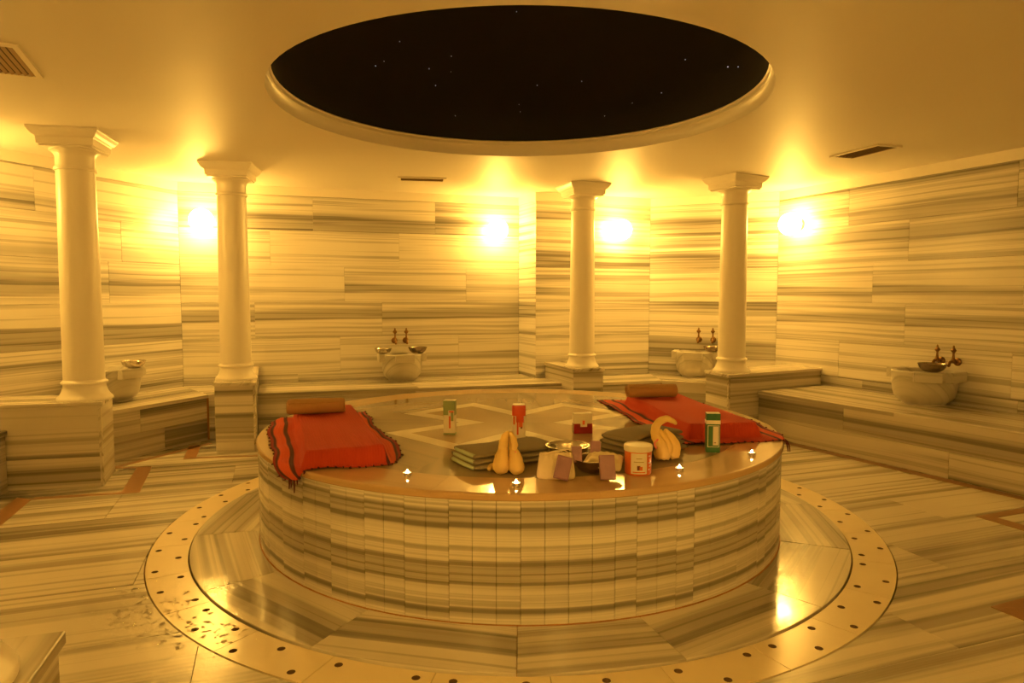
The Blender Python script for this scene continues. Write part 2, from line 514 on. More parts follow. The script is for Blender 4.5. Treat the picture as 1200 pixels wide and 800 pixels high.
# drain ring with holes
ring = empty('drain_ring', 'pale stone drain ring pierced with small round holes around the platform', 'drain', (CX, CY, 0))
M_HOLE = plain('gutter_grime_shade', (0.17, 0.095, 0.042), 0.9)  # grime, with the shade down the holes also put into the colour
def plate(a, b, holes):
    g = 0.04
    am = (a + b) / 2
    def P(r, d): return (r * cos(R(d)), r * sin(R(d)))
    outer = [P(RRG, a + g + (b - a - 2 * g) * k / 6) for k in range(7)] + [P(RAP + 0.007, b - g - (b - a - 2 * g) * k / 6) for k in range(7)]
    hs = []
    for hr, hd in holes:
        c = P(hr, hd); hs.append([(c[0] + 0.017 * cos(2 * pi * k / 12), c[1] + 0.017 * sin(2 * pi * k / 12)) for k in range(12)])
    polys = [outer] + hs
    flat = [q for pl in polys for q in pl]
    tri = tessellate_polygon([[Vector((x, y, 0)) for x, y in pl] for pl in polys])
    n = len(flat); z1 = 0.002; z0 = -0.024
    V = [(x, y, z1) for x, y in flat] + [(x, y, z0) for x, y in flat]; F = [list(t_) for t_ in tri]
    st = 0
    for pl in polys:
        m = len(pl)
        for k in range(m):
            F.append([st + k, st + (k + 1) % m, n + st + (k + 1) % m, n + st + k])
        st += m
    mi_ = [0] * (len(F) - len(flat) + len(outer)) + [1] * (len(flat) - len(outer))
    o = mesh_obj('drain_plate', V, F, M_RING, ring, mats=[M_RING, M_HOLE], mi=mi_); fixn(o)
    if sum(p.normal.z * p.area for p in o.data.polygons) < 0: o.data.flip_normals()
    return o
NP = 29
for k in range(NP):
    a = 359.7 + k * 360 / NP; d = 360 / NP
    if k % 3 == 0: h = [(2.075, a + 2.2), (2.187, a + 6.2), (2.075, a + 9.8)]
    elif k % 3 == 1: h = [(2.187, a + 1.6), (2.075, a + 5.8), (2.187, a + 10.2)]
    else: h = [(2.075, a + 1.5), (2.187, a + 5.4), (2.075, a + 10.6)]
    plate(a, a + d, h)
v, f = lathe_geo([(RRG + .004, -0.0235), (RRG + .004, -0.0225), (RAP - 0.002, -0.0225), (RAP - 0.002, -0.0235)], 64, False)
mesh_obj('gutter_bed', v, f, M_HOLE, ring)

# ------------------------------------------------------------------ ceiling and dome
N = 96; V = []; F = []
RD = 1.561
for i in range(N):
    c, s_ = cos(2 * pi * i / N), sin(2 * pi * i / N)
    V += [(CX + RD * c, CY + RD * s_, ZC), (CX + 6.3 * c, CY + 6.3 * s_, ZC), (CX + 6.3 * c, CY + 6.3 * s_, ZC + .2), (CX + (RD + 0.1) * c, CY + (RD + 0.1) * s_, ZC + .2)]
for i in range(N):
    j = (i + 1) % N
    for k in range(4): F.append([i * 4 + k, i * 4 + (k + 1) % 4, j * 4 + (k + 1) % 4, j * 4 + k])
ceil = structure(fixn(mesh_obj('ceiling', V, F, M_CEIL)))
prof = [(RD + 0.01, ZC + 0.0005), (RD - 0.001, ZC + 0.001), (RD - .003, ZC + 0.03), (RD - 0.012, ZC + 0.075),
        (RD - 0.026, ZC + 0.088), (RD - 0.026, ZC + 0.11), (RD - 0.036, ZC + 0.118), (RD - 0.03, ZC + 0.125), (RD + 0.02, ZC + 0.125)]
mo = lathe('dome_moulding', prof, M_CREAM, ceil, T(CX, CY), 96, False)
dome = []
RS = RD - 0.02
for k in range(13):
    a = (pi / 2) * k / 12
    dome.append((max(0.001, RS * cos(a)), ZC + 0.12 + 1.1 * sin(a)))
do = lathe('dome', dome, M_DOME, ceil, T(CX, CY), 64, False)
st = []
for k in range(60):
    a, e = rnd.uniform(0, 2 * pi), rnd.uniform(0.15, 1.35)
    r0 = (RS - 0.01) * cos(e); z = ZC + 0.12 + 1.09 * sin(e); q = rnd.uniform(0.0016, 0.003)
    bx, bf = box_geo(-q, q, -q, q, -q, q)
    st.append(([(x + r0 * cos(a), y + r0 * sin(a), zz + z) for x, y, zz in bx], bf))
v, f = merge(st)
so = mesh_obj('star_lights', v, f, M_STAR, ceil, T(CX, CY)); so['kind'] = 'stuff'

def vent(cx, cy, a, L, W, label):
    t_ = empty('ceiling_vent', label, 'vent', (cx, cy, ZC), a, 'vents in the ceiling')
    h, k = L / 2, W / 2; fr = 0.03
    v, f = merge([box_geo(-h, h, -k, -k + fr, -.012, 0), box_geo(-h, h, k - fr, k, -.012, 0),
                  box_geo(-h, -h + fr, -k + fr, k - fr, -.012, 0), box_geo(h - fr, h, -k + fr, k - fr, -.012, 0)])
    mesh_obj('frame', v, f, M_VENT, t_)
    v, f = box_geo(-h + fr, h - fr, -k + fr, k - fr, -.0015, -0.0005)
    mesh_obj('duct_shade_sheet', v, f, M_VDARK, t_)  # flat dark sheet behind the slats, painted as the unlit duct
    n = max(3, int((W - 2 * fr) / 0.03))
    for i in range(n):
        y = -k + fr + (i + 0.5) * (W - 2 * fr) / n
        v, f = box_geo(-h + fr, h - fr, -0.009, 0.009, -0.0008, 0.0008)
        mesh_obj('slat', v, f, M_BROWNV, t_, Matrix.Translation((0, y, -0.008)) @ Matrix.Rotation(R(28), 4, 'X'))
M_BROWNV = plain('vent_slat_metal', (0.45, 0.30, 0.15), 0.6)
vent(-0.945, 7.235, R(9), 0.50, 0.21, 'slim ceiling vent beyond the dome above the back wall basin')
vent(2.999, 5.87, R(-72), 0.52, 0.26, 'rectangular ceiling vent between the dome and the right wall')
vent(-2.69, 3.59, R(-66.5), 0.55, 0.36, 'dark ceiling vent cut by the left edge of the photo')

# ------------------------------------------------------------------ benches
def bench(name, label, poly, front, ang, group=None):
    cx = sum(p[0] for p in poly) / len(poly); cy = sum(p[1] for p in poly) / len(poly)
    t_ = empty(name, label, 'bench', (cx, cy, 0), 0)
    v, f = slab_geo([(x - cx, y - cy) for x, y in inset(ccw(poly), 0.024)], 0.0, ZB - 0.035, 0.001)
    mesh_obj('core', v, f, M_GROUT, t_)
    return t_, (cx, cy)
def seat(t_, poly, ang): return slab('seat_slab', poly, ZB - 0.035, ZB, M_BENCH, t_, ang, 0.004)
def riser(t_, P, Q, joints, rows=(0.0, 0.215, 0.424), mat=None, th=0.02):
    """upright facing slabs from P to Q; outward side is the right hand one"""
    P, Q = Vector(P), Vector(Q); L = (Q - P).length; a = math.atan2(Q.y - P.y, Q.x - P.x)
    inv = parent_inv(t_)
    for k in range(len(rows) - 1):
        js = [0.0] + [j for j in joints[k % len(joints)] if 0.05 < j < L - 0.05] + [L]
        for x0, x1 in zip(js[:-1], js[1:]):
            hw, hh = (x1 - x0) / 2 - .0008, (rows[k + 1] - rows[k]) / 2 - .0008
            pv, pf = slab_geo([(-hw, -hh), (hw, -hh), (hw, hh), (-hw, hh)], 0, th, 0.0015)
            pv = [(x, -z, y) for x, y, z in pv]
            c = P + (Q - P) * ((x0 + x1) / 2 / L)
            nrm = Vector((sin(a), -cos(a)))
            o = mesh_obj('panel', pv, pf, mat or M_BENCH, t_, inv @ T(c.x - nrm.x * 0, c.y - nrm.y * 0, (rows[k] + rows[k + 1]) / 2, a))
            o.color = (rnd.random(), 0, 0, 1)

def off_line(P, Q, d):
    P, Q = Vector(P), Vector(Q); e = (Q - P).normalized(); n = Vector((e.y, -e.x))
    return tuple(P + n * d), tuple(Q + n * d)

# left niche bench
NL = [(-3.46, 5.80), (-3.05, 6.77), (-2.86, 6.83), (-3.10, 7.565), (-3.61, 7.40), (-4.12, 6.08), (-3.42, 5.60)]
NL = [(-3.545, 5.60), (-3.05, 6.77), (-2.955, 6.80), (-3.215, 7.53), (-3.605, 7.405), (-4.22, 5.82), (-4.25, 5.43)]
t_, c = bench('marble_bench', 'marble bench in the left corner between the two left columns', NL, None, 0)
seat(t_, [(-3.545, 5.60), (-3.05, 6.77), (-3.605, 7.405), (-4.22, 5.82)], R(67))
seat(t_, [(-3.05, 6.77), (-2.955, 6.80), (-3.215, 7.53), (-3.605, 7.405)], R(19))
p, q = off_line((-3.56, 5.57), (-3.055, 6.77), -0.035); riser(t_, p, q, [[0.8], [0.55]])
p, q = off_line((-3.05, 6.77), (-2.955, 6.80), -0.035); riser(t_, p, q, [[]])
# back wall bench
BB = [(-2.58, 6.83), (0.567, 7.69), (0.39, 8.15), (0.284, 8.13), (0.086, 8.61), (-2.855, 7.65)]
t_, c = bench('marble_bench', 'long marble bench along the back wall behind the platform', BB, None, 0)
seat(t_, [(-2.58, 6.83), (-1.0, 7.262), (-1.30, 8.157), (-2.855, 7.65)], R(16))
seat(t_, [(-1.0, 7.262), (0.567, 7.69), (0.39, 8.15), (0.284, 8.13), (0.086, 8.61), (-1.30, 8.157)], R(16))
p, q = off_line((-2.58, 6.83), (0.567, 7.69), -0.035); riser(t_, p, q, [[0.9, 2.4], [1.6]])
# right niche bench
NR = [(0.946, 7.70), (1.76, 7.95), (2.53, 7.565), (3.20, 7.99), (3.15, 8.13), (1.76, 8.70), (0.74, 8.31)]
t_, c = bench('marble_bench', 'angled marble bench in the back right niche between two columns', NR, None, 0)
seat(t_, [(0.946, 7.70), (1.76, 7.95), (1.76, 8.70), (0.74, 8.31)], R(19))
seat(t_, [(1.76, 7.95), (2.53, 7.565), (3.20, 7.99), (3.15, 8.13), (1.76, 8.70)], R(-24))
p, q = off_line((0.946, 7.70), (1.76, 7.95), -0.035); riser(t_, p, q, [[]])
p, q = off_line((1.76, 7.95), (2.53, 7.565), -0.035); riser(t_, p, q, [[]])
# right wall bench
RB = [(2.565, 7.04), (3.955, 4.30), (4.85, 4.30), (3.455, 7.50)]
t_, c = bench('marble_bench', 'long marble bench along the right wall, its front in shade', RB, None, 0)
seat(t_, [(2.565, 7.04), (3.24, 5.71), (4.235, 5.71), (3.455, 7.50)], R(-64))
seat(t_, [(3.24, 5.71), (3.955, 4.30), (4.85, 4.30), (4.235, 5.71)], R(-64))
# outward side faces the platform, so run it from the far end to the near end
p, q = off_line((2.565, 7.04), (3.955, 4.30), 0.0)
p, q = off_line((2.565, 7.04), (3.955, 4.30), -0.035); riser(t_, p, q, [[1.95], [1.0]])
# left bay bench
LB = [(-3.72, 4.95), (-3.45, 3.5), (-4.50, 3.3), (-4.69, 4.53), (-4.60, 4.72)]
t_, c = bench('marble_bench', 'end of a marble bench at the left edge in front of a pedestal', LB, None, 0)
seat(t_, LB, R(-80))
p, q = off_line((-3.45, 3.5), (-3.72, 4.95), -0.035); riser(t_, p, q, [[0.7], [0.9]])

# ------------------------------------------------------------------ pedestals (stub walls) and columns
def pedestal(label, poly, faces):
    """poly clockwise or not; faces: list of (P, Q, angle) with the outward side on the right of P->Q"""
    cx, cy = poly[0]
    t_ = empty('column_pedestal', label, 'pedestal', (cx, cy, 0))
    core = inset(ccw(poly), 0.0205)
    v, f = slab_geo([(x - cx, y - cy) for x, y in core], 0, ZP - 0.03, 0.0005)
    mesh_obj('core', v, f, M_GROUT, t_)
    big = inset(ccw(poly), -0.012)
    slab('cap_slab', big, ZP - 0.03, ZP, M_BENCH, t_, max((math.dist(poly[0], q), math.atan2(q[1] - poly[0][1], q[0] - poly[0][0])) for q in (poly[-1], poly[1]))[1], 0.003)
    for P, Q, rows in faces:
        p, q = off_line(P, Q, -0.02)
        riser(t_, p, q, [[]], rows, M_BENCH)
    return t_
full = (0.0, 0.23, 0.62)
P1 = [(-3.115, 5.10), (-3.28, 5.53), (-4.40, 5.25), (-4.58, 4.77)]
pedestal('marble column pedestal nearest the left edge, carrying the big left column', P1,
         [((-4.58, 4.77), (-3.115, 5.10), full), ((-3.115, 5.10), (-3.28, 5.53), full), ((-3.28, 5.53), (-4.2, 5.30), full)])
P2 = [(-2.752, 6.235), (-2.386, 6.265), (-2.865, 7.64), (-3.225, 7.52)]
pedestal('marble pedestal of the second column from the left', P2,
         [((-2.752, 6.235), (-2.386, 6.265), (0, 0.09, 0.62)), ((-2.386, 6.265), (-2.865, 7.64), full), ((-3.225, 7.52), (-2.752, 6.235), full)])
P3 = [(0.673, 7.40), (1.012, 7.50), (0.735, 8.30), (0.40, 8.17)]
pedestal('marble pedestal of the third column, beside the back right niche', P3,
         [((0.673, 7.40), (1.012, 7.50), full), ((1.012, 7.50), (0.735, 8.30), full), ((0.40, 8.17), (0.673, 7.40), full)])
P4 = [(2.20, 6.85), (3.44, 7.52), (3.23, 7.98), (2.09, 7.28)]
pedestal('marble pedestal of the rightmost column, joining the right wall', P4,
         [((2.20, 6.85), (3.44, 7.52), (0.0, 0.42, 0.62)), ((2.09, 7.28), (2.20, 6.85), (0, .2, .4, 0.62)), ((3.23, 7.98), (2.09, 7.28), full)])
xp = Vector((cos(R(17)), sin(R(17)))); yp = Vector((-sin(R(17)), cos(R(17)))); k5 = Vector((-1.077, 1.561))
P5 = [tuple(k5), tuple(k5 - xp * 0.45), tuple(k5 - xp * 0.45 - yp * 1.3), tuple(k5 - yp * 1.3)]
pedestal('corner of a near marble pedestal at the bottom left of the photo', P5,
         [((P5[3]), (P5[0]), full), (P5[0], P5[1], full)])

def sq(w_, z, a=0):
    return [(x * w_ / 2, y * w_ / 2, z) for x, y in ((-1, -1), (1, -1), (1, 1), (-1, 1))]
def column(x, y, a, label):
    t_ = empty('column', label, 'column', (x, y, ZP), a, 'white columns around the platform')
    lathe('base', [(0.188, 0), (0.190, 0.012), (0.184, 0.024), (0.172, 0.036), (0.158, 0.06), (0.148, 0.09), (0.144, 0.112), (0.146, 0.118),
                   (0.157, 0.126), (0.160, 0.134), (0.157, 0.142), (0.146, 0.148), (0.141, 0.156)], M_CREAM, t_, None, 48)
    H = ZC - ZP
    lathe('shaft', [(0.141, 0.156), (0.139, 0.5), (0.135, 1.1), (0.130, 1.72), (0.131, 1.735), (0.141, 1.740), (0.144, 1.75), (0.141, 1.76), (0.131, 1.765)], M_CREAM, t_, None, 48)
    lathe('neck', [(0.131, 1.765), (0.131, 1.84), (0.140, 1.862), (0.158, 1.878), (0.168, 1.884), (0.168, 1.892)], M_CREAM, t_, None, 48)
    rings = [(0.35, 1.892), (0.35, 1.905), (0.372, 1.908), (0.378, 1.955), (0.392, 1.962), (0.410, 1.968), (0.438, 1.985), (0.462, 2.005), (0.470, 2.010), (0.470, H)]
    V = []; F = []
    for w_, z in rings: V += sq(w_, z)
    for k in range(len(rings) - 1):
        for i in range(4):
            j = (i + 1) % 4; F.append([k * 4 + i, k * 4 + j, k * 4 + 4 + j, k * 4 + 4 + i])
    F.append([3, 2, 1, 0]); n = 4 * (len(rings) - 1); F.append([n, n + 1, n + 2, n + 3])
    mesh_obj('capital', V, F, M_CREAM, t_)
    return t_
column(-3.315, 5.235, R(13), 'white column nearest the left edge, largest in view')
column(-2.66, 6.52, R(9), 'second white column from the left, in front of the back left corner')
column(0.79, 7.655, R(17), 'third white column from the left, beside the wall return')
column(2.325, 7.17, R(28), 'rightmost white column, in front of the right niche basin')

column(-1.215, 1.305, R(17), 'near column at the bottom left of the photo, only its round foot in view')

# ------------------------------------------------------------------ platform
plat = empty('round_platform', 'round heated marble platform in the middle of the room with an inlaid star top', 'platform', (CX, CY, 0))
lathe('core', [(1.618, 0.0), (1.618, 0.555)], M_GROUT, plat, None, 96)
lathe('grout_line', [(1.640, 0.006), (1.6515, 0.006), (1.6515, 0.0150), (1.640, 0.0175)], M_GROUT, plat, None, 98, False)
NS = 98
grp_px = [198, 205, 214, 222, 230.5, 236, 243.5, 250, 258.5, 268.6, 283.6, 288, 294.5, 300.5, 309, 316, 322, 330, 338, 344]
half = pi / NS * 1.647
for k in range(NS):
    a = 269.7 + (k + 0.5) * 360 / NS
    g = sum(1 for b in grp_px if (a % 360) > b)
    if (a % 360) < 190 or (a % 360) > 350: g = 40 + k // 3
    r2 = random.Random(100 + g)
    V, F = slab_geo([(-half + .0008, -0.2795), (half - .0008, -0.2795), (half - .0008, 0.2825), (-half + .0008, 0.2825)], 0, 0.024, 0.0014)
    V = [(x, -z, y) for x, y, z in V]
    M = T(1.621 * cos(R(a)), 1.621 * sin(R(a)), 0.2845 + 0.0, R(a + 90))
    M = M @ Matrix.Translation((0, 0, 0))
    o = mesh_obj('side_tile', V, F, M_SIDE, plat, M @ Matrix.Translation((0, -rnd.uniform(0, 0.0012), 0)))
    # shared offset plus a whisper of drift, so neighbouring strips cut from one slab continue one another
    o.color = (0.115 + 0.003 * (r2.random() - 0.5), 0.5 * r2.random(), 0, 1)
    o.location.z += r2.uniform(-0.0005, 0.0005)
# the rim: annular slabs with a rounded nose
def annular(name, r0, r1, a, b, z0, z1, mat, nose=0.0, seg=8):
    prof = [(r0, z0), (r0, z1), (r1 - nose, z1)]
    if nose:
        for k in range(1, 5):
            t2 = k / 4 * pi / 2
            prof.append((r1 - nose + nose * sin(t2), z1 - nose + nose * cos(t2)))
    prof.append((r1, z0 + 0.004)); prof.append((r1 - 0.004, z0))
    am = R((a + b) / 2); V = []; F = []; m = len(prof)
    for i in range(seg + 1):
        t2 = R(a + (b - a) * i / seg) - am
        for r, z in prof: V.append((r * sin(-t2) * -1, -r * cos(t2) + (r0 + r1) / 2, z))
    for i in range(seg):
        for k in range(m):
            F.append([i * m + k, i * m + (k + 1) % m, (i + 1) * m + (k + 1) % m, (i + 1) * m + k])
    F.append(list(range(m))); F.append([seg * m + k for k in range(m)][::-1])
    rm = (r0 + r1) / 2
    o = mesh_obj(name, V, F, mat, plat, T(rm * cos(am), rm * sin(am), 0, am + pi / 2), False)
    fixn(o); o.color = (rnd.random(), 0, 0, 1); return o
NRM = 14
for k in range(NRM):
    a = 256 + k * 360 / NRM
    annular('rim_slab', 1.40, 1.656, a + 0.01, a + 360 / NRM - 0.01, 0.567, ZT, M_RIM, 0.012)
# field, star and inlay bands, each let in flush as separate pieces
def star_pt(k, r): 
    d = 22.5 + 45 * k + 0.0
    return (r * cos(R(d)), r * sin(R(d)))
OUT = []   # 8 tips joined by 4 octagon sides and 4 deep notches
for k in range(4):
    OUT.append(star_pt(2 * k, 0.90)); OUT.append(star_pt(2 * k + 1, 0.90))
    OUT.append((0.36 * cos(R(90 * (k + 1))), 0.36 * sin(R(90 * (k + 1)))))
OUT2 = []
for k in range(4):
    OUT2 += [star_pt(2 * k, 0.9), star_pt(2 * k + 1, 0.9), (0, 0)]
# vertices in order: tip 22.5, tip 67.5, notch at 90, tip 112.5, tip 157.5, notch at 180, ...
S = []
for k in range(4):
    base = 90 * k
    S.append((0.90 * cos(R(base + 22.5)), 0.90 * sin(R(base + 22.5))))
    S.append((0.90 * cos(R(base + 67.5)), 0.90 * sin(R(base + 67.5))))
    S.append((0.40 * cos(R(base + 90)), 0.40 * sin(R(base + 90))))
IN = inset(S, 0.105)
n = len(S)
def lslab(name, poly, mat, ang):
    w2 = [(x + CX, y + CY) for x, y in poly]
    return slab(name, w2, 0.567, ZT, mat, plat, ang, 0.0003)
for i in range(n):
    j = (i + 1) % n
    lslab('inlay_band', [S[i], S[j], IN[j], IN[i]], M_INLAY, math.atan2(S[j][1] - S[i][1], S[j][0] - S[i][0]))
# inner star floor in four lozenge pieces + outer field wedges
for k in range(4):
    i = 3 * k
    lslab('star_panel', [(0, 0), IN[i - 1], IN[i], IN[i + 1], IN[i + 2]], M_TAN, RA + k * pi / 2)
def circ(r, d): return (r * cos(R(d)), r * sin(R(d)))
for k in range(4):
    b = 90 * k
    # opposite an octagon side
    lslab('field_slab', [S[3 * k + 1], S[3 * k]] + [circ(1.3992, b + 22.5 + 45 * q / 6) for q in range(7)], M_FIELD, R(b + 45 + 90))
    # into the notch
    lslab('field_slab', [S[3 * k + 2], S[3 * k + 1]] + [circ(1.3992, b + 67.5 + 22.5 * q / 4) for q in range(5)], M_FIELD, R(b + 90))
    nx = S[(3 * k + 3) % n]
    lslab('field_slab', [nx, S[3 * k + 2]] + [circ(1.3992, b + 90 + 22.5 * q / 4) for q in range(5)], M_FIELD, R(b + 90))

# ------------------------------------------------------------------ wall lamps
def lamp(x, y, z, nx, ny, label, mat, r=0.125):
    a = math.atan2(ny, nx)
    t_ = empty('wall_lamp', label, 'lamp', (x, y, z), a + pi / 2, 'globe lamps on the walls')
    ro = Matrix.Rotation(R(90), 4, 'X')
    lathe('wall_plate', [(0.062, 0.0), (0.062, 0.008), (0.045, 0.014), (0.018, 0.018), (0.016, 0.03)], M_BRASS, t_, Matrix.Rotation(R(90), 4, 'X'), 24)
    pr = [(max(0.0005, r * sin(pi * k / 20)), -r * cos(pi * k / 20)) for k in range(21)]
    lathe('globe', pr, mat, t_, Matrix.Translation((0, -(r + 0.03), 0)), 32)
    return t_
def on_wall(P, Q, t1, d=0.0):
    P, Q = Vector(P), Vector(Q); e = (Q - P).normalized(); n_ = Vector((e.y, -e.x)); c = P + (Q - P) * t1 + n_ * d
    return c.x, c.y, n_.x, n_.y
def wlamp(P, Q, t1, label, mat, z=2.255, r=0.125):
    x, y, nx, ny = on_wall(P, Q, t1, 0.003); lamp(x, y, z, nx, ny, label, mat, r)
wlamp(AB, B1, 0.063, 'glowing globe wall lamp behind the second column from the left', M_LAMP)
wlamp(AB, B1, 0.917, 'glowing globe wall lamp at the right end of the back wall beside the return', M_LAMP)
wlamp(J1, CD, 0.68, 'glowing globe wall lamp in the back right niche beside the third column', M_LAMP)
x, y, nx, ny = on_wall(DE, E1, 0.075, 0.003); lamp(x, y, 2.26, nx, ny, 'glowing globe wall lamp on the right wall beyond the rightmost column', M_LAMP)
wlamp(AX, AB, 0.16, 'glowing globe wall lamp on the left wall outside the photo', M_LAMP)
wlamp(E1, (4.4, 1.0), 0.75, 'glowing globe wall lamp in the right bay outside the photo', M_LAMPB)
wlamp((-4.2, 1.0), AX, 0.25, 'glowing globe wall lamp in the left bay outside the photo', M_LAMPB)
wlamp((2.6, -0.9), (-2.6, -0.9), 0.25, 'glowing globe wall lamp behind the camera on the right', M_LAMPE)
wlamp((2.6, -0.9), (-2.6, -0.9), 0.75, 'glowing globe wall lamp behind the camera on the left', M_LAMPE)

# ------------------------------------------------------------------ basins, taps, bowls
def basin(x, y, a, label, s_=1.0, lugs=(-90, 180, 0), ribs=0, back=0.19, lw=0.11):
    """a: direction of the room side; local -Y faces the room"""
    t_ = empty('marble_basin', label, 'basin', (x, y, ZB), a + pi / 2, 'marble wash basins on the benches')
    out = [(0.175, 0.0), (0.18, 0.015), (0.205, 0.032), (0.238, 0.07), (0.252, 0.12), (0.258, 0.17), (0.262, 0.235), (0.266, 0.24), (0.268, 0.30), (0.262, 0.308),
           (0.225, 0.308), (0.218, 0.300), (0.20, 0.20), (0.15, 0.13), (0.02, 0.11)]
    fl = (lambda a_, z: 1 + (0.018 * cos(ribs * a_) if z < 0.24 else 0)) if ribs else None
    V, F = lathe_geo([(r * s_, z) for r, z in out], 56, True, fl=fl)
    V = [(vx, min(vy, back - 0.004), vz) for vx, vy, vz in V]
    fixn(mesh_obj('bowl_body', V, F, M_BASIN, t_, None, True)).data.set_sharp_from_angle(angle=R(35))
    for d in lugs:
        o = box('lug', -lw, lw, 0.235 * s_, 0.305 * s_, 0.222, 0.314, M_BASIN, t_, Matrix.Rotation(R(d - 90), 4, 'Z'), 0.004)
    return t_
def tap(x, y, z, a, label, turn=0.0):
    t_ = empty('brass_tap', label, 'tap', (x, y, z), a + pi / 2, 'brass taps above the basins'); t_.scale = (1.2, 1.2, 1.2)
    lathe('wall_flange', [(0.03, 0), (0.03, 0.006), (0.022, 0.014), (0.012, 0.018)], M_BRASS, t_, Matrix.Rotation(R(90), 4, 'X'), 20)
    tube('spout', spline([(0, -0.012, 0), (0, -0.06, 0.004), (0, -0.09, 0), (0, -0.105, -0.03)], 4), [0.011] * 12 + [0.009], M_BRASS, t_, None, 10)
    lathe('valve_body', [(0.012, -0.012), (0.017, -0.008), (0.017, 0.016), (0.011, 0.022), (0.008, 0.045), (0.007, 0.062)], M_BRASS, t_, T(0, -0.052, 0.004), 16)
    h = lathe('handle', [(0.0065, 0.0), (0.009, 0.006), (0.02, 0.018), (0.022, 0.026), (0.014, 0.036), (0.007, 0.044), (0.009, 0.05), (0.004, 0.062)], M_BRASS, t_, T(0, -0.052, 0.064), 14)
    for vv in h.data.vertices: vv.co.y *= 0.45
def bowl(x, y, z, r, label, mat, grp='metal washing bowls on the basins', tilt=0.0, h=None, cat='bowl'):
    t_ = empty('metal_bowl', label, cat, (x, y, z), 0.4, grp)
    h = h or r * 0.62
    pr = [(r * 0.38, 0), (r * 0.5, h * 0.03), (r * 0.72, h * 0.22), (r * 0.88, h * 0.52), (r * 0.96, h * 0.85), (r, h), (r * 1.02, h * 1.02), (r * 0.99, h * 1.04), (r * 0.95, h * 0.98),
          (r * 0.90, h * 0.84), (r * 0.83, h * 0.54), (r * 0.68, h * 0.27), (r * 0.45, h * 0.09), (0.001, h * 0.07)]
    sh_ = lathe('shell', pr, mat, t_, Matrix.Rotation(tilt, 4, 'X'), 40)
    lathe('rim_bead', [(r * 0.985, h * 1.0), (r * 1.03, h * 1.0), (r * 1.035, h * 1.05), (r * 0.985, h * 1.055)], mat, sh_, None, 40, False)
    return t_

def wall_basin(P, Q, t1, label, taps, d=0.20, **kw):
    x, y, nx, ny = on_wall(P, Q, t1, d); a = math.atan2(ny, nx)
    basin(x, y, a, label, back=d, **kw)
    for off, z, lab in taps:
        P2, Q2 = Vector(P), Vector(Q); e = (Q2 - P2).normalized()
        wx, wy, _, _ = on_wall(P, Q, t1, 0.003)
        tap(wx + e.x * off, wy + e.y * off, z, a, lab)
    return x, y, a
bx1, by1, a1 = wall_basin(AX, AB, (1.262 + 0.76) / 3.063, 'marble basin on the left bench, mostly hidden behind the big left column', [])
bx2, by2, a2 = wall_basin(AB, B1, 0.610, 'marble basin on the back bench under two taps', [(-0.06, 0.915, 'left brass tap above the back wall basin'), (0.075, 0.915, 'right brass tap above the back wall basin')], d=0.18, s_=0.9, lugs=(-90, 180, 0))
bx3, by3, a3 = wall_basin(CD, DE, 0.40, 'ribbed marble basin in the back right niche, partly behind the rightmost column', [(0.02, 0.905, 'left brass tap above the niche basin'), (0.19, 0.905, 'right brass tap above the niche basin')], d=0.18, s_=0.9, ribs=16)
bx4, by4, a4 = wall_basin(DE, E1, 0.468, 'wide marble basin with lugs on the right wall bench', [(0.02, 0.85, 'left brass tap above the right wall basin'), (0.17, 0.85, 'right brass tap above the right wall basin')], d=0.20, s_=1.02, lugs=(-50, 178, 6))
bowl(bx1 + 0.24, by1 - 0.02, ZB + 0.313, 0.105, 'small metal bowl on the rim of the hidden left basin', M_TIN)
bowl(bx2 - 0.205, by2 - 0.07, ZB + 0.313, 0.10, 'left metal bowl on the back wall basin', M_TIN)
bowl(bx2 + 0.185, by2 + 0.02, ZB + 0.313, 0.11, 'right, darker metal bowl on the back wall basin', M_COPPER)
bowl(bx3 + 0.16, by3 - 0.14, ZB + 0.313, 0.10, 'metal bowl on the niche basin beside the rightmost column', M_COPPER)
bowl(bx4 - 0.05, by4 - 0.19, ZB + 0.313, 0.115, 'metal bowl on the near rim of the right wall basin', M_COPPER)

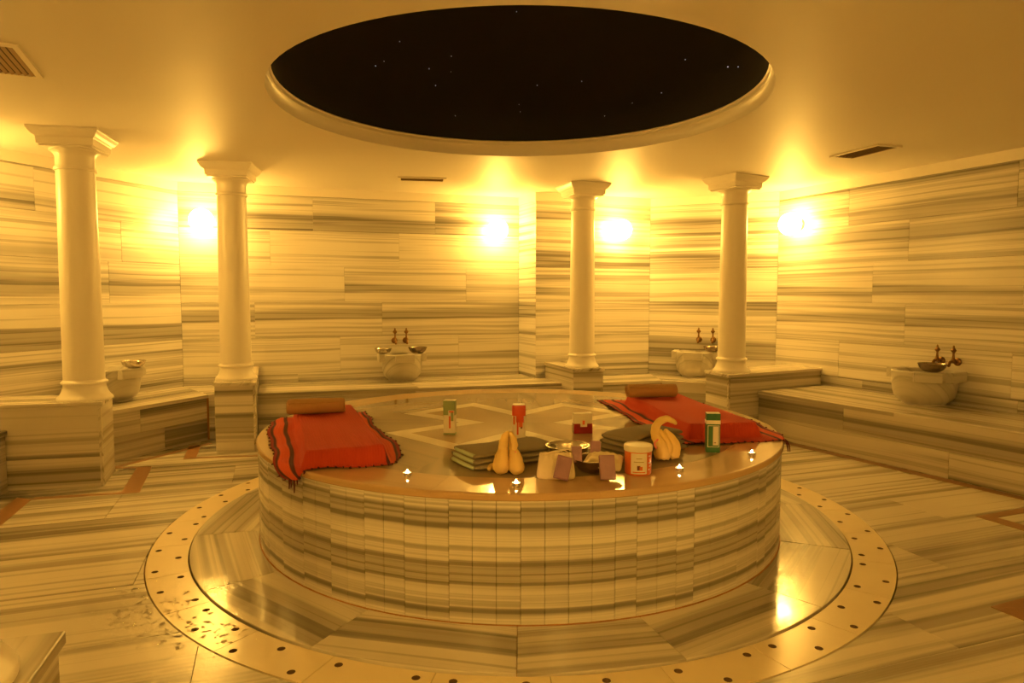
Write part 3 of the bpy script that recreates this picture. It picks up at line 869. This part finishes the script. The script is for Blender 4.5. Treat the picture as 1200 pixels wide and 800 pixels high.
# ------------------------------------------------------------------ draped red cloths with rolled pillows
def drape(name, label, corners, padq, hpad, seed, slope=0.035):
    """corners: back-left, back-right, front-right, front-left in world; padq: pad quad in the same order"""
    rr = random.Random(seed)
    c0 = Vector(padq[0]); t_ = empty(name, label, 'cloth', (c0.x, c0.y, ZT), 0, 'red striped cloths on the platform')
    BL, BR, FR, FL = [Vector(c) for c in corners]
    PB = [Vector(c) for c in ccw(padq)]
    def sd(p):   # signed distance to the pad quad, positive inside
        m = 9
        for i in range(4):
            a, b = PB[i], PB[(i + 1) % 4]; e = (b - a).normalized(); m = min(m, Vector((-e.y, e.x)).dot(p - a))
        return m
    nu, nv = 72, 110; C = Vector((CX, CY)); V = []; UV = []; F = []
    ph = [rr.uniform(0, 6) for _ in range(6)]
    for j in range(nv + 1):
        for i in range(nu + 1):
            u, v = i / nu, j / nv
            wob = 0.012 * sin(9 * v + ph[0]) + 0.006 * sin(23 * v + ph[1])
            wb2 = 0.010 * sin(8 * u + ph[2]) + 0.005 * sin(21 * u + ph[3])
            k_ = max(0.0, (v - 0.86) / 0.14) ** 1.5
            v2 = v - 0.05 * k_ * (max(0.0, 1 - u / 0.14) ** 1.5 + max(0.0, 1 - (1 - u) / 0.14) ** 1.5)
            u2 = u + 0.07 * k_ * (max(0.0, 1 - u / 0.2) ** 1.5 - max(0.0, 1 - (1 - u) / 0.2) ** 1.5)
            p = (BL * (1 - u2) + BR * u2) * (1 - v2) + (FL * (1 - u2) + FR * u2) * v2
            e = (BR - BL).normalized(); g = (FL - BL).normalized()
            p = p + e * wob * (abs(u - 0.5) * 2) ** 2 + g * wb2
            d = sd(p); s3 = min(1, max(0, (d + slope) / slope)); h = hpad * (s3 * s3 * (3 - 2 * s3))
            out = max(0.0, 1 - s3)
            h += 0.006 + out * 0.016 * max(0, sin(14 * v + 7 * u + ph[4])) * (0.3 + abs(u - .5)) + 0.002 * sin(19 * u + 5 * v + ph[5]) + (1 - out) * 0.0035 * sin(11 * v - 6 * u + ph[1])
            r = (p - C).length; z = ZT + max(0.004, h)
            RM = 1.662
            if r > RM - 0.02:
                ex = r - (RM - 0.02); n_ = (p - C) / r
                q = min(ex, 0.03); 
                rad = RM - 0.02 + (0.03 * sin(min(1, ex / 0.045) * pi / 2)) + 0.0
                p = C + n_ * rad
                z = z - max(0, ex - 0.012) * 1.0 if ex > 0.012 else z
            V.append((p.x - c0.x, p.y - c0.y, z - ZT)); UV.append((u, v))
    W = nu + 1
    for j in range(nv):
        for i in range(nu): F.append([j * W + i, (j + 1) * W + i, (j + 1) * W + i + 1, j * W + i + 1])
    o = fixn(mesh_obj('cloth', V, F, M_CLOTH, t_, None, True))
    if sum(p.normal.z for p in o.data.polygons) < 0: o.data.flip_normals()
    ul = o.data.uv_layers.new(name='UVMap')
    for lp in o.data.loops: ul.data[lp.index].uv = UV[lp.vertex_index]
    md = o.modifiers.new('thick', 'SOLIDIFY'); md.thickness = 0.0035; md.offset = -1
    # fringe tufts along the edges
    parts = []
    def tuft(idx, dirv, L):
        p = Vector(V[idx]); q = p + dirv * L * 0.5 + Vector((rr.uniform(-.008, .008), rr.uniform(-.008, .008), 0)); e2 = p + dirv * L
        e2.z = max(0.003, e2.z) if (Vector((e2.x + c0.x, e2.y + c0.y)) - C).length < 1.655 else e2.z - L * 0.6
        q.z = (p.z + e2.z) / 2
        parts.append(tube_geo([p, q, e2], [0.0035, 0.0045, 0.002], 5))
    g = (FL - BL).normalized(); e = (BR - BL).normalized()
    for i in range(0, W, 4): tuft(nv * W + i, Vector((g.x, g.y, 0)), rr.uniform(0.014, 0.03))
    for i in range(0, W, 6): tuft(i, Vector((-g.x, -g.y, 0)), rr.uniform(0.012, 0.022))
    for j in range(0, nv, 7):
        tuft(j * W, Vector((-e.x, -e.y, 0)), rr.uniform(0.006, 0.012)); tuft(j * W + nu, Vector((e.x, e.y, 0)), rr.uniform(0.006, 0.012))
    return t_, parts, V, W, nv, nu, c0

t_, parts, V, W, nv, nu, c0 = drape('striped_cloth', 'dark striped red cloth on the platform left, one corner hanging over the rim',
      [(-1.665, 4.63), (-1.08, 4.90), (-0.515, 3.40), (-1.15, 3.195)],
      [(-1.47, 4.60), (-1.13, 4.72), (-0.66, 3.42), (-1.01, 3.30)], 0.085, 3)
for idx, L in ((nv * W, 0.045), (nv * W + 2, 0.035), (nv * W + 5, 0.06)):
    p = Vector(V[idx]); parts.append(tube_geo([p, p + Vector((0.002, -0.004, -L * 0.5)), p + Vector((0, -0.004, -L))], [0.005, 0.004, 0.003], 6))
v, f = merge(parts); fr = fixn(mesh_obj('fringe', v, f, M_FRINGE, t_, None, True)); fr['kind'] = 'stuff'

t_, parts, V, W, nv, nu, c0 = drape('striped_cloth', 'red cloth with dark side stripes on the right of the platform behind the green carton',
      [(0.71, 5.45), (1.43, 5.52), (1.70, 3.95), (0.90, 3.80)],
      [(0.90, 5.20), (1.28, 5.24), (1.47, 4.06), (1.05, 3.97)], 0.085, 5)
p = Vector(V[nv * W + nu])
for dx in (0.0, 0.012): parts.append(tube_geo([p, p + Vector((dx + .01, -0.004, -0.03)), p + Vector((dx + 0.015, -0.008, -0.07))], [0.006, 0.005, 0.003], 6))
v, f = merge(parts); fr = fixn(mesh_obj('fringe', v, f, M_FRINGE, t_, None, True)); fr['kind'] = 'stuff'

def pad(name_label, quad, h):
    q = inset(ccw(quad), 0.012); c = Vector(quad[0])
    v, f = slab_geo([(x - c.x, y - c.y) for x, y in q], 0, h - 0.008, 0.02)
    o = mesh_obj('folded_mat', v, f, M_ROLL); o.location = (c.x, c.y, ZT + 0.0005)
    return tag(o, name_label, 'mat')
pad('folded mat hidden under the left red cloth', [(-1.47, 4.60), (-1.13, 4.72), (-0.66, 3.42), (-1.01, 3.30)], 0.082)
pad('folded mat hidden under the right red cloth', [(0.90, 5.20), (1.28, 5.24), (1.47, 4.06), (1.05, 3.97)], 0.082)

def roll(x, y, z, a, L, r, label):
    t_ = empty('rolled_towel', label, 'towel', (x, y, z), a, 'brown rolled towels used as pillows')
    pr = [(0.001, -L / 2 + 0.004), (r * 0.7, -L / 2), (r * 0.93, -L / 2 + 0.004), (r, -L / 2 + 0.02), (r * 1.0, -L / 4), (r * 1.03, 0), (r, L / 4), (r, L / 2 - 0.02), (r * 0.93, L / 2 - 0.004), (r * 0.7, L / 2), (0.001, L / 2 - 0.004)]
    o = lathe('towel_roll', pr, M_ROLL, t_, Matrix.Translation((0, 0, r * 0.92)) @ Matrix.Rotation(R(90), 4, 'Y'), 32)
    for vv in o.data.vertices:
        a_ = math.atan2(vv.co.y, vv.co.x)
        k = 1 + 0.02 * sin(3 * a_ + vv.co.z * 12) + 0.012 * sin(vv.co.z * 40); vv.co.x *= k * 0.94; vv.co.y *= k
    # the loose end of the roll as a lip, and the spiral seen at its end
    lip = [(0, 0, 0)]
    g = [tube_geo([(-L / 2 + .01, -r * 0.80, r * 1.45), (0, -r * 0.83, r * 1.47), (L / 2 - .01, -r * 0.80, r * 1.45)], 0.006, 6, 0.6)]
    v, f = merge(g); fixn(mesh_obj('towel_flap', v, f, M_ROLL, t_, None, True))
    sp = []
    for s2 in (-1, 1):
        pts = [(s2 * (L / 2 + 0.001), cos(a_ / 3) * r * (0.15 + 0.75 * a_ / 40), r * 0.92 + sin(a_ / 3) * r * (0.15 + 0.72 * a_ / 40)) for a_ in range(0, 41, 1)]
        sp.append(tube_geo(pts, 0.003, 5))
    v, f = merge(sp); fixn(mesh_obj('spiral_edge', v, f, M_ROLL, t_, None, True))
roll(-1.262, 4.34, ZT + 0.093, R(14), 0.355, 0.052, 'brown rolled towel pillow on the left red cloth')
roll(1.045, 5.05, ZT + 0.093, R(6), 0.375, 0.052, 'brown rolled towel pillow on the right red cloth')

# ------------------------------------------------------------------ folded grey towels
def folded(name, label, x, y, a, L, W_, layers, th, edge_mat, droop=0.0):
    t_ = empty(name, label, 'towel', (x, y, ZT), a, 'grey folded towels behind the towel animals')
    for k in range(layers):
        z = 0.001 + k * th
        Lk, Wk = L - 0.012 * k, W_ - 0.014 * k
        nx, ny = 26, 12; V = []; F = []
        # cross section: flattened loop across Y, swept along X
        ring_ = []
        for i in range(20):
            b = 2 * pi * i / 20
            cy = (abs(cos(b)) ** 0.35) * (1 if cos(b) > 0 else -1); cz = (abs(sin(b)) ** 0.7) * (1 if sin(b) > 0 else -1)
            ring_.append((cy * Wk / 2, cz * th * 0.54))
        for i in range(nx + 1):
            s2 = i / nx; xx = (s2 - 0.5) * Lk
            en = 1 - max(0, abs(s2 - .5) * 2 - 0.9) * 3.0
            sag = droop * (1 - 4 * (s2 - .5) ** 2) * (k / layers)
            for yy, zz in ring_:
                V.append((xx + 0.006 * sin(30 * yy + k), yy * (1 + 0.03 * sin(9 * s2 + k * 2)) , th / 2 + zz * en + z + sag + 0.003 * (k > 0) * sin(7 * s2 + 11 * yy)))
        m = len(ring_)
        for i in range(nx):
            for q in range(m):
                F.append([i * m + q, i * m + (q + 1) % m, (i + 1) * m + (q + 1) % m, (i + 1) * m + q])
        F.append(list(range(m))[::-1]); F.append([nx * m + q for q in range(m)])
        fixn(mesh_obj('fold', V, F, M_GREY, t_, None, True))
        # hemmed ends seen at the short side
        hem = tube_geo(spline([(-Lk / 2 + .002, -Wk / 2 + .02, z + th * .5), (-Lk / 2 - .003, 0, z + th * .52 + droop * 0), (-Lk / 2 + .002, Wk / 2 - .02, z + th * .5)], 5), th * 0.40, 8)
        fixn(mesh_obj('hem', hem[0], hem[1], edge_mat, t_, None, True))
    return t_
folded('folded_towel', 'folded grey towel with pale green hems, left, behind the sitting towel animal', -0.03, 3.47, R(30), 0.50, 0.27, 3, 0.027, M_GREEN_EDGE)
folded('folded_towel', 'folded grey brown towel on the right, between the bowl and the towel swan', 0.715, 3.68, R(38), 0.46, 0.25, 4, 0.027, M_GREY, 0.02)

# ------------------------------------------------------------------ towel animals
def animal(name, label, x, y, a, tubes, ribbon):
    t_ = empty(name, label, 'towel', (x, y, ZT), a, 'yellow towels folded into animals')
    for nm, pts, rad in tubes:
        path = spline(pts, 5)
        rr = []
        for i in range(len(path)):
            s2 = i / (len(path) - 1) * (len(rad) - 1); k = min(int(s2), len(rad) - 2)
            rr.append(rad[k] + (rad[k + 1] - rad[k]) * (s2 - k))
        v, f = tube_geo(path, rr, 16)
        # soft folds in the rolled towel
        v = [Vector(p) * 1.0 + Vector((0.0014 * sin(p[2] * 190 + p[1] * 60), 0, 0.0011 * sin(p[0] * 150))) for p in v]
        v = [(p.x, p.y, max(0.001, p.z)) for p in v]
        fixn(mesh_obj(nm, v, f, M_YELLOW, t_, None, True))
    v, f = tube_geo(spline(ribbon, 4), 0.0055, 6)
    fixn(mesh_obj('ribbon', v, f, M_RIBBON, t_, None, True))
    return t_
animal('towel_animal', 'yellow towel folded into a sitting animal with two round lobes, left of the bowl', -0.015, 3.20, 0,
  [('body', [(-0.030, 0.06, 0.034), (-0.037, -0.008, 0.038), (-0.034, -0.004, 0.085), (-0.022, 0.02, 0.135), (-0.012, 0.03, 0.185)], [0.026, 0.041, 0.033, 0.018, 0.013]),
   ('body', [(0.034, 0.06, 0.034), (0.036, -0.010, 0.036), (0.031, -0.006, 0.078), (0.018, 0.015, 0.125), (0.010, 0.03, 0.175)], [0.026, 0.040, 0.032, 0.017, 0.012]),
   ('ear', [(-0.030, 0.004, 0.100), (-0.032, 0.0, 0.135), (-0.020, 0.004, 0.175), (-0.004, 0.01, 0.200)], [0.012, 0.019, 0.018, 0.010]),
   ('ear', [(0.022, 0.006, 0.105), (0.026, 0.0, 0.135), (0.020, 0.004, 0.170), (0.004, 0.012, 0.196)], [0.012, 0.018, 0.017, 0.010]),
   ('tail', [(-0.045, 0.06, 0.018), (-0.085, 0.05, 0.020), (-0.095, 0.02, 0.016)], [0.02, 0.018, 0.008])],
  [(0.03, -0.018, 0.108), (0.047, 0.006, 0.098), (0.055, 0.02, 0.085)])
animal('towel_swan', 'yellow towel folded into a swan with a curved neck, right of the orange tub', 0.775, 3.42, R(8),
  [('neck', [(-0.015, -0.035, 0.040), (-0.030, -0.030, 0.10), (-0.052, -0.015, 0.145), (-0.045, -0.01, 0.195), (-0.005, -0.012, 0.226), (0.035, -0.014, 0.218), (0.058, -0.016, 0.198)], [0.034, 0.030, 0.023, 0.021, 0.018, 0.014, 0.006]),
   ('body', [(-0.005, 0.0, 0.036), (0.012, -0.01, 0.075), (-0.004, 0.0, 0.125), (-0.026, 0.004, 0.165)], [0.036, 0.034, 0.024, 0.013]),
   ('wing', [(0.045, -0.005, 0.035), (0.055, 0.0, 0.085), (0.035, 0.01, 0.130), (0.008, 0.012, 0.165)], [0.034, 0.032, 0.022, 0.010]),
   ('tail', [(-0.02, 0.05, 0.03), (0.03, 0.06, 0.035), (0.07, 0.05, 0.028)], [0.03, 0.032, 0.02])],
  [(-0.050, -0.046, 0.130), (-0.062, -0.035, 0.105), (-0.058, -0.05, 0.085)])

# ------------------------------------------------------------------ toiletries
def carton(name, label, x, y, a, w_, d_, h, body, parts_, cat='box', grp='toiletry cartons on the platform'):
    t_ = empty(name, label, cat, (x, y, ZT), a)
    bo = box('body', -w_ / 2, w_ / 2, -d_ / 2, d_ / 2, 0.0, h, body, t_, None, 0.002)
    for nm, x0, x1, z0, z1, m in parts_:
        e = 0.0009 + 0.0004 * (parts_.index((nm, x0, x1, z0, z1, m)))
        if nm.endswith('band'):
            o = box(nm, -w_ / 2 - e, w_ / 2 + e, -d_ / 2 - e, d_ / 2 + e, z0, z1, m, bo, None, 0.0008)
        else:
            o = box(nm, x0, x1, -d_ / 2 - e - 0.0006, -d_ / 2 + 0.001, z0, z1, m, bo)
    return t_
carton('shampoo_carton', 'tall white carton with a pale green top, leftmost on the platform', -0.382, 4.14, R(-8), 0.070, 0.05, 0.212, M_WHITE,
       [('top_band', 0, 0, 0.120, 0.208, M_OLIVE), ('foot_band', 0, 0, 0.0, 0.010, M_OLIVE), ('print', -0.004, 0.033, 0.036, 0.150, M_WHITE), ('print', 0.0, 0.010, 0.040, 0.115, M_RED),
        ('print', 0.012, 0.028, 0.085, 0.140, M_OLIVE), ('print', 0.0, 0.030, 0.138, 0.147, M_RED)])
# red tube: round shouldered bottle
t_ = empty('shampoo_bottle', 'red and white bottle standing in the middle of the platform', 'bottle', (0.040, 3.945, ZT))
def superlathe(nm, w_, d_, prof, mat, parent):
    V, F = [], []; n_ = 28
    for s2, z in prof:
        for i in range(n_):
            b = 2 * pi * i / n_
            cx_ = (abs(cos(b)) ** 0.6) * (1 if cos(b) > 0 else -1); cy_ = (abs(sin(b)) ** 0.6) * (1 if sin(b) > 0 else -1)
            V.append((cx_ * w_ / 2 * s2, cy_ * d_ / 2 * s2, z))
    for k in range(len(prof) - 1):
        for i in range(n_):
            j = (i + 1) % n_; F.append([k * n_ + i, k * n_ + j, (k + 1) * n_ + j, (k + 1) * n_ + i])
    F.append(list(range(n_))[::-1]); F.append([(len(prof) - 1) * n_ + i for i in range(n_)])
    o = fixn(mesh_obj(nm, V, F, mat, parent, None, True)); o.data.set_sharp_from_angle(angle=R(35)); return o
bb_ = superlathe('body', 0.078, 0.05, [(0.97, 0.010), (1.0, 0.016), (1.0, 0.148), (0.99, 0.152)], M_WHITE, t_)
superlathe('foot', 0.080, 0.052, [(0.97, 0.0), (1.0, 0.003), (1.0, 0.016)], M_RED, t_)
cc_ = superlathe('cap', 0.080, 0.052, [(1.0, 0.150), (1.0, 0.206), (0.97, 0.211)], M_RED, t_)
superlathe('cap_lid', 0.078, 0.05, [(0.97, 0.211), (0.95, 0.215), (0.9, 0.217)], M_WHITE, cc_)
for q in ((-0.012, -0.002, 0.040, 0.13, M_RED), (-0.016, 0.028, 0.112, 0.150, M_RED), (0.000, 0.022, 0.085, 0.112, M_ORANGE), (0.010, 0.020, 0.076, 0.088, M_DARKP), (-0.033, -0.022, 0.10, 0.148, M_ORANGE)):
    box('print', q[0], q[1], -0.0262, -0.0245, q[2], q[3], q[4], bb_)
carton('soap_carton', 'low cream and maroon carton on the platform right of the red bottle', 0.437, 4.175, R(6), 0.115, 0.055, 0.125, M_WHITE,
       [('lower_band', 0, 0, 0.0, 0.062, M_MAROON), ('label', -0.018, 0.024, 0.042, 0.092, M_WHITE), ('print', -0.006, 0.010, 0.056, 0.082, M_RED)])
carton('shampoo_carton', 'dark green carton with a white label in front of the right red cloth', 1.094, 3.665, R(-6), 0.074, 0.05, 0.212, M_GREENB,
       [('pale_band', 0, 0, 0.155, 0.176, M_WHITE), ('frame_print', -0.030, 0.032, 0.030, 0.148, M_WHITE), ('print', -0.027, 0.029, 0.033, 0.145, M_GREENB), ('print', -0.002, 0.026, 0.040, 0.143, M_WHITE),
        ('print', 0.004, 0.015, 0.052, 0.056, M_DARKP)])
box('top', -0.035, 0.035, -0.023, 0.023, 0.212, 0.2145, M_WHITE, bpy.data.objects['shampoo_carton.001'] if 'shampoo_carton.001' in bpy.data.objects else None)
# orange tub
t_ = empty('cosmetic_tub', 'round orange tub with a cream lid and label beside the towel swan', 'tub', (0.605, 3.215, ZT), R(-6))
lathe('body', [(0.060, 0), (0.0635, 0.004), (0.065, 0.112), (0.062, 0.115)], M_ORANGE, t_, None, 48)
lathe('lid', [(0.066, 0.112), (0.0685, 0.114), (0.0685, 0.134), (0.066, 0.140), (0.060, 0.141), (0.056, 0.137), (0.001, 0.137)], M_WHITE, t_, None, 48)
V = []; F = []
for i in range(13):
    b = R(-90 - 34 + 68 * i / 12)
    for r_, z in ((0.0645, 0.010), (0.0662, 0.010), (0.0662, 0.108), (0.0645, 0.108)): V.append((r_ * cos(b), r_ * sin(b), z))
for i in range(12):
    for k in range(4): F.append([i * 4 + k, i * 4 + (k + 1) % 4, i * 4 + 4 + (k + 1) % 4, i * 4 + 4 + k])
F += [[0, 1, 2, 3], [51, 50, 49, 48]]
lb_ = fixn(mesh_obj('label', V, F, M_WHITE, t_))
def curved(nm, a0, a1, z0, z1, mat, r=0.0668):
    V = []; F = []
    for i in range(7):
        b = R(-90 + a0 + (a1 - a0) * i / 6); V += [(r * cos(b), r * sin(b), z0), (r * cos(b), r * sin(b), z1), ((r - .002) * cos(b), (r - .002) * sin(b), z1), ((r - .002) * cos(b), (r - .002) * sin(b), z0)]
    for i in range(6):
        for k in range(4): F.append([i * 4 + k, i * 4 + (k + 1) % 4, i * 4 + 4 + (k + 1) % 4, i * 4 + 4 + k])
    F += [[0, 1, 2, 3], [27, 26, 25, 24]]
    fixn(mesh_obj(nm, V, F, mat, lb_))
curved('print', -8, 5, 0.028, 0.050, M_DARKP); curved('print', 2, 14, 0.028, 0.046, M_ORANGE, 0.0671)
curved('print', -26, 26, 0.016, 0.021, M_ORANGE); curved('print', -22, 20, 0.066, 0.069, M_TAN); curved('print', -12, 12, 0.082, 0.085, M_TAN)
for k in range(5): curved('print', 44 + (k % 2) * 5, 52 + (k % 3) * 5, 0.026 + k * 0.016, 0.032 + k * 0.016, M_WHITE, 0.0655)

# bowls for the soap
bowl(0.283, 3.43, ZT, 0.108, 'shiny metal bowl behind the left cotton bag on the platform', M_TIN, 'metal bowls on the platform', 0, 0.085)
bowl(0.388, 3.243, ZT, 0.092, 'darker metal bowl under the right cotton bag and soaps', M_COPPER, 'metal bowls on the platform', 0, 0.062)

def bag(name, label, x, y, z, M, w_, h, th, seed, strings, sag=0.0):
    rr = random.Random(seed)
    t_ = empty(name, label, 'bag', (x, y, z), 0, 'cream cotton drawstring bags')
    nu = nv = 22; V = []; F = []
    for side in (1, -1):
        for j in range(nv + 1):
            for i in range(nu + 1):
                u, v = 2 * i / nu - 1, 2 * j / nv - 1
                bu = 1 - abs(u) ** 4; bv = 1 - abs(v) ** 4
                sx = 1 - 0.09 * v - 0.06 * (1 - v * v) * 0
                # rounded lower corners
                cr = 1 - 0.10 * max(0, -v) ** 6
                px_ = u * w_ / 2 * sx * cr; py_ = v * h / 2 * (1 - 0.07 * u ** 6 * (v < 0))
                pz_ = side * th / 2 * (bu * bv) ** 0.5 + 0.0025 * sin(17 * u + rr.uniform(0, .2)) * (v > 0.3) + 0.002 * sin(9 * v + 5 * u) * bu * bv + sag * (u * u)
                V.append((px_, py_, pz_))
    W2 = nu + 1; half_ = W2 * (nv + 1)
    for s3 in (0, half_):
        for j in range(nv):
            for i in range(nu): F.append([s3 + j * W2 + i, s3 + j * W2 + i + 1, s3 + (j + 1) * W2 + i + 1, s3 + (j + 1) * W2 + i])
    V = [tuple(M @ Vector(p)) for p in V]
    o = mesh_obj('pouch', V, F, M_BAG, t_, None, True)
    bm = bmesh.new(); bm.from_mesh(o.data); bmesh.ops.remove_doubles(bm, verts=bm.verts, dist=0.0005); bmesh.ops.recalc_face_normals(bm, faces=bm.faces); bm.to_mesh(o.data); bm.free()
    for p in o.data.polygons: p.use_smooth = True
    for st_ in strings:
        v, f = tube_geo(spline([tuple(M @ Vector(p)) for p in st_], 5), 0.0028, 6)
        fixn(mesh_obj('drawstring', v, f, M_BAG, t_, None, True))
    return t_
Mb = Matrix.Rotation(R(-4), 4, 'Z') @ Matrix.Rotation(R(46), 4, 'X')
bag('cotton_bag', 'upright cream cotton bag leaning on the shiny bowl, a soap bar on its front', 0.205, 3.125, ZT + 0.058, Mb, 0.170, 0.145, 0.028, 1,
    [[(-0.07, 0.048, 0.018), (-0.04, 0.054, 0.024), (0.0, 0.068, 0.02), (0.04, 0.073, 0.016), (0.058, 0.053, 0.018), (0.056, 0.033, 0.016)],
     [(-0.06, 0.043, 0.018), (-0.02, 0.060, 0.02), (0.03, 0.071, 0.012)]])
Mc = Matrix.Rotation(R(-24), 4, 'Z') @ Matrix.Rotation(R(22), 4, 'X')
bag('cotton_bag', 'cream cotton bag slumped over the dark bowl, a soap bar leaning on it', 0.435, 3.215, ZT + 0.062, Mc, 0.19, 0.13, 0.03, 2,
    [[(-0.09, 0.03, 0.012), (-0.12, 0.02, 0.004), (-0.135, 0.0, 0.002), (-0.15, 0.03, 0.008), (-0.18, 0.04, 0.01)]], -0.012)

def soap(label, x, y, z, rx, rz, s_=1.0, ry=0):
    t_ = empty('soap_bar', label, 'soap', (x, y, z), 0, 'purple brown soap bars')
    t_.rotation_euler = (rx, ry, rz)
    w_, h, d_ = 0.066 * s_, 0.104 * s_, 0.022
    br_ = box('bar', -w_ / 2, w_ / 2, -h / 2, h / 2, 0, d_, M_SOAP, t_, None, 0.003)
    a_, b_, c_ = w_ / 2 - 0.004, h / 2 - 0.004, 0.005
    v, f = merge([box_geo(-a_, a_, -b_, -b_ + c_, d_, d_ + .003), box_geo(-a_, a_, b_ - c_, b_, d_, d_ + .003), box_geo(-a_, -a_ + c_, -b_ + c_, b_ - c_, d_, d_ + .003), box_geo(a_ - c_, a_, -b_ + c_, b_ - c_, d_, d_ + .003)])
    mesh_obj('raised_border', v, f, M_SOAP, br_)
    lathe('stamped_mark', [(0.011, d_), (0.012, d_ + 0.0015), (0.009, d_ + 0.0022), (0.001, d_ + 0.0015)], M_SOAP, br_, None, 20)
soap('purple brown soap bar leaning on the front of the upright cotton bag', 0.232, 3.070, ZT + 0.058, R(58), R(-2), 1.05, R(0))
bpy.data.objects['soap_bar'].rotation_euler = (R(56), R(14), R(-4))
soap('purple brown soap bar leaning on the slumped cotton bag beside the orange tub', 0.437, 3.085, ZT + 0.058, R(66), R(4), 1.08)
soap('small purple brown soap bar propped between the two cotton bags', 0.312, 3.235, ZT + 0.084, R(70), R(0), 0.74)
soap('purple brown soap bar farthest back, behind the slumped cotton bag', 0.415, 3.335, ZT + 0.085, R(64), R(-6), 0.78)

# tea lights
def tealight(x, y, label):
    t_ = empty('tealight', label, 'candle', (x, y, ZT), 0, 'burning tea lights along the platform rim')
    lathe('cup', [(0.0185, 0), (0.0195, 0.001), (0.0195, 0.0155), (0.0202, 0.016), (0.0188, 0.0155), (0.0188, 0.010)], M_ALU, t_, None, 28)
    wx_ = lathe('wax', [(0.0187, 0.002), (0.0187, 0.0118), (0.001, 0.0110)], M_WAX, t_, None, 24)
    lathe('wick', [(0.0007, 0.011), (0.0007, 0.017)], M_WICK, wx_, None, 8)
    lathe('flame', [(0.0006, 0.0135), (0.0060, 0.0155), (0.0075, 0.0185), (0.0050, 0.0235), (0.0005, 0.031)], M_FLAME, t_, None, 16)
tealight(-0.495, 3.165, 'burning tea light in front of the left red cloth')
tealight(0.019, 2.992, 'burning tea light at the front rim below the sitting towel animal')
tealight(0.815, 3.258, 'burning tea light below the towel swan')
tealight(1.279, 3.575, 'rightmost burning tea light, right of the green carton')

# scattered water drops on the ring and floor, front left
dr = []; r3 = random.Random(11)
for k in range(260):
    c0_ = r3.choice([(-1.63, 3.09), (-1.50, 2.93), (-1.42, 2.83), (-1.76, 3.0), (-1.25, 2.80), (-1.9, 3.3)])
    x, y = c0_[0] + r3.gauss(0, 0.075), c0_[1] + r3.gauss(0, 0.07)
    rad_ = math.hypot(x - CX, y - CY)
    if abs(rad_ - RAP) < 0.02 or abs(rad_ - RRG) < 0.02: continue
    z = 0.0125 if rad_ < RAP else (0.002 if rad_ < RRG else 0.0)
    q = r3.uniform(0.003, 0.012); n_ = 10; ph_ = r3.uniform(0, 6); V = []; F = []
    for rr_, hz in ((1.0, 0.0), (0.9, 0.0012), (0.55, 0.0022)):
        for i in range(n_):
            b = 2 * pi * i / n_; e_ = q * rr_ * (1 + 0.35 * sin(2 * b + ph_) + 0.2 * sin(3 * b + 2 * ph_))
            V.append((x + e_ * cos(b), y + e_ * sin(b), z + hz * (0.5 + q * 60)))
    for j in range(2):
        for i in range(n_): F.append([j * n_ + i, j * n_ + (i + 1) % n_, (j + 1) * n_ + (i + 1) % n_, (j + 1) * n_ + i])
    F.append([2 * n_ + i for i in range(n_)]); dr.append((V, F))
v, f = merge(dr)
mw, tw_, bw_ = nt('water'); bw_.inputs['Base Color'].default_value = (1, 1, 1, 1); bw_.inputs['Roughness'].default_value = 0.02
bw_.inputs['Transmission Weight'].default_value = 1.0; bw_.inputs['IOR'].default_value = 1.33
o = tag(mesh_obj('water_drops', v, f, mw, None, None, True), 'small water drops scattered on the drain ring and floor at front left', 'water'); o['kind'] = 'stuff'
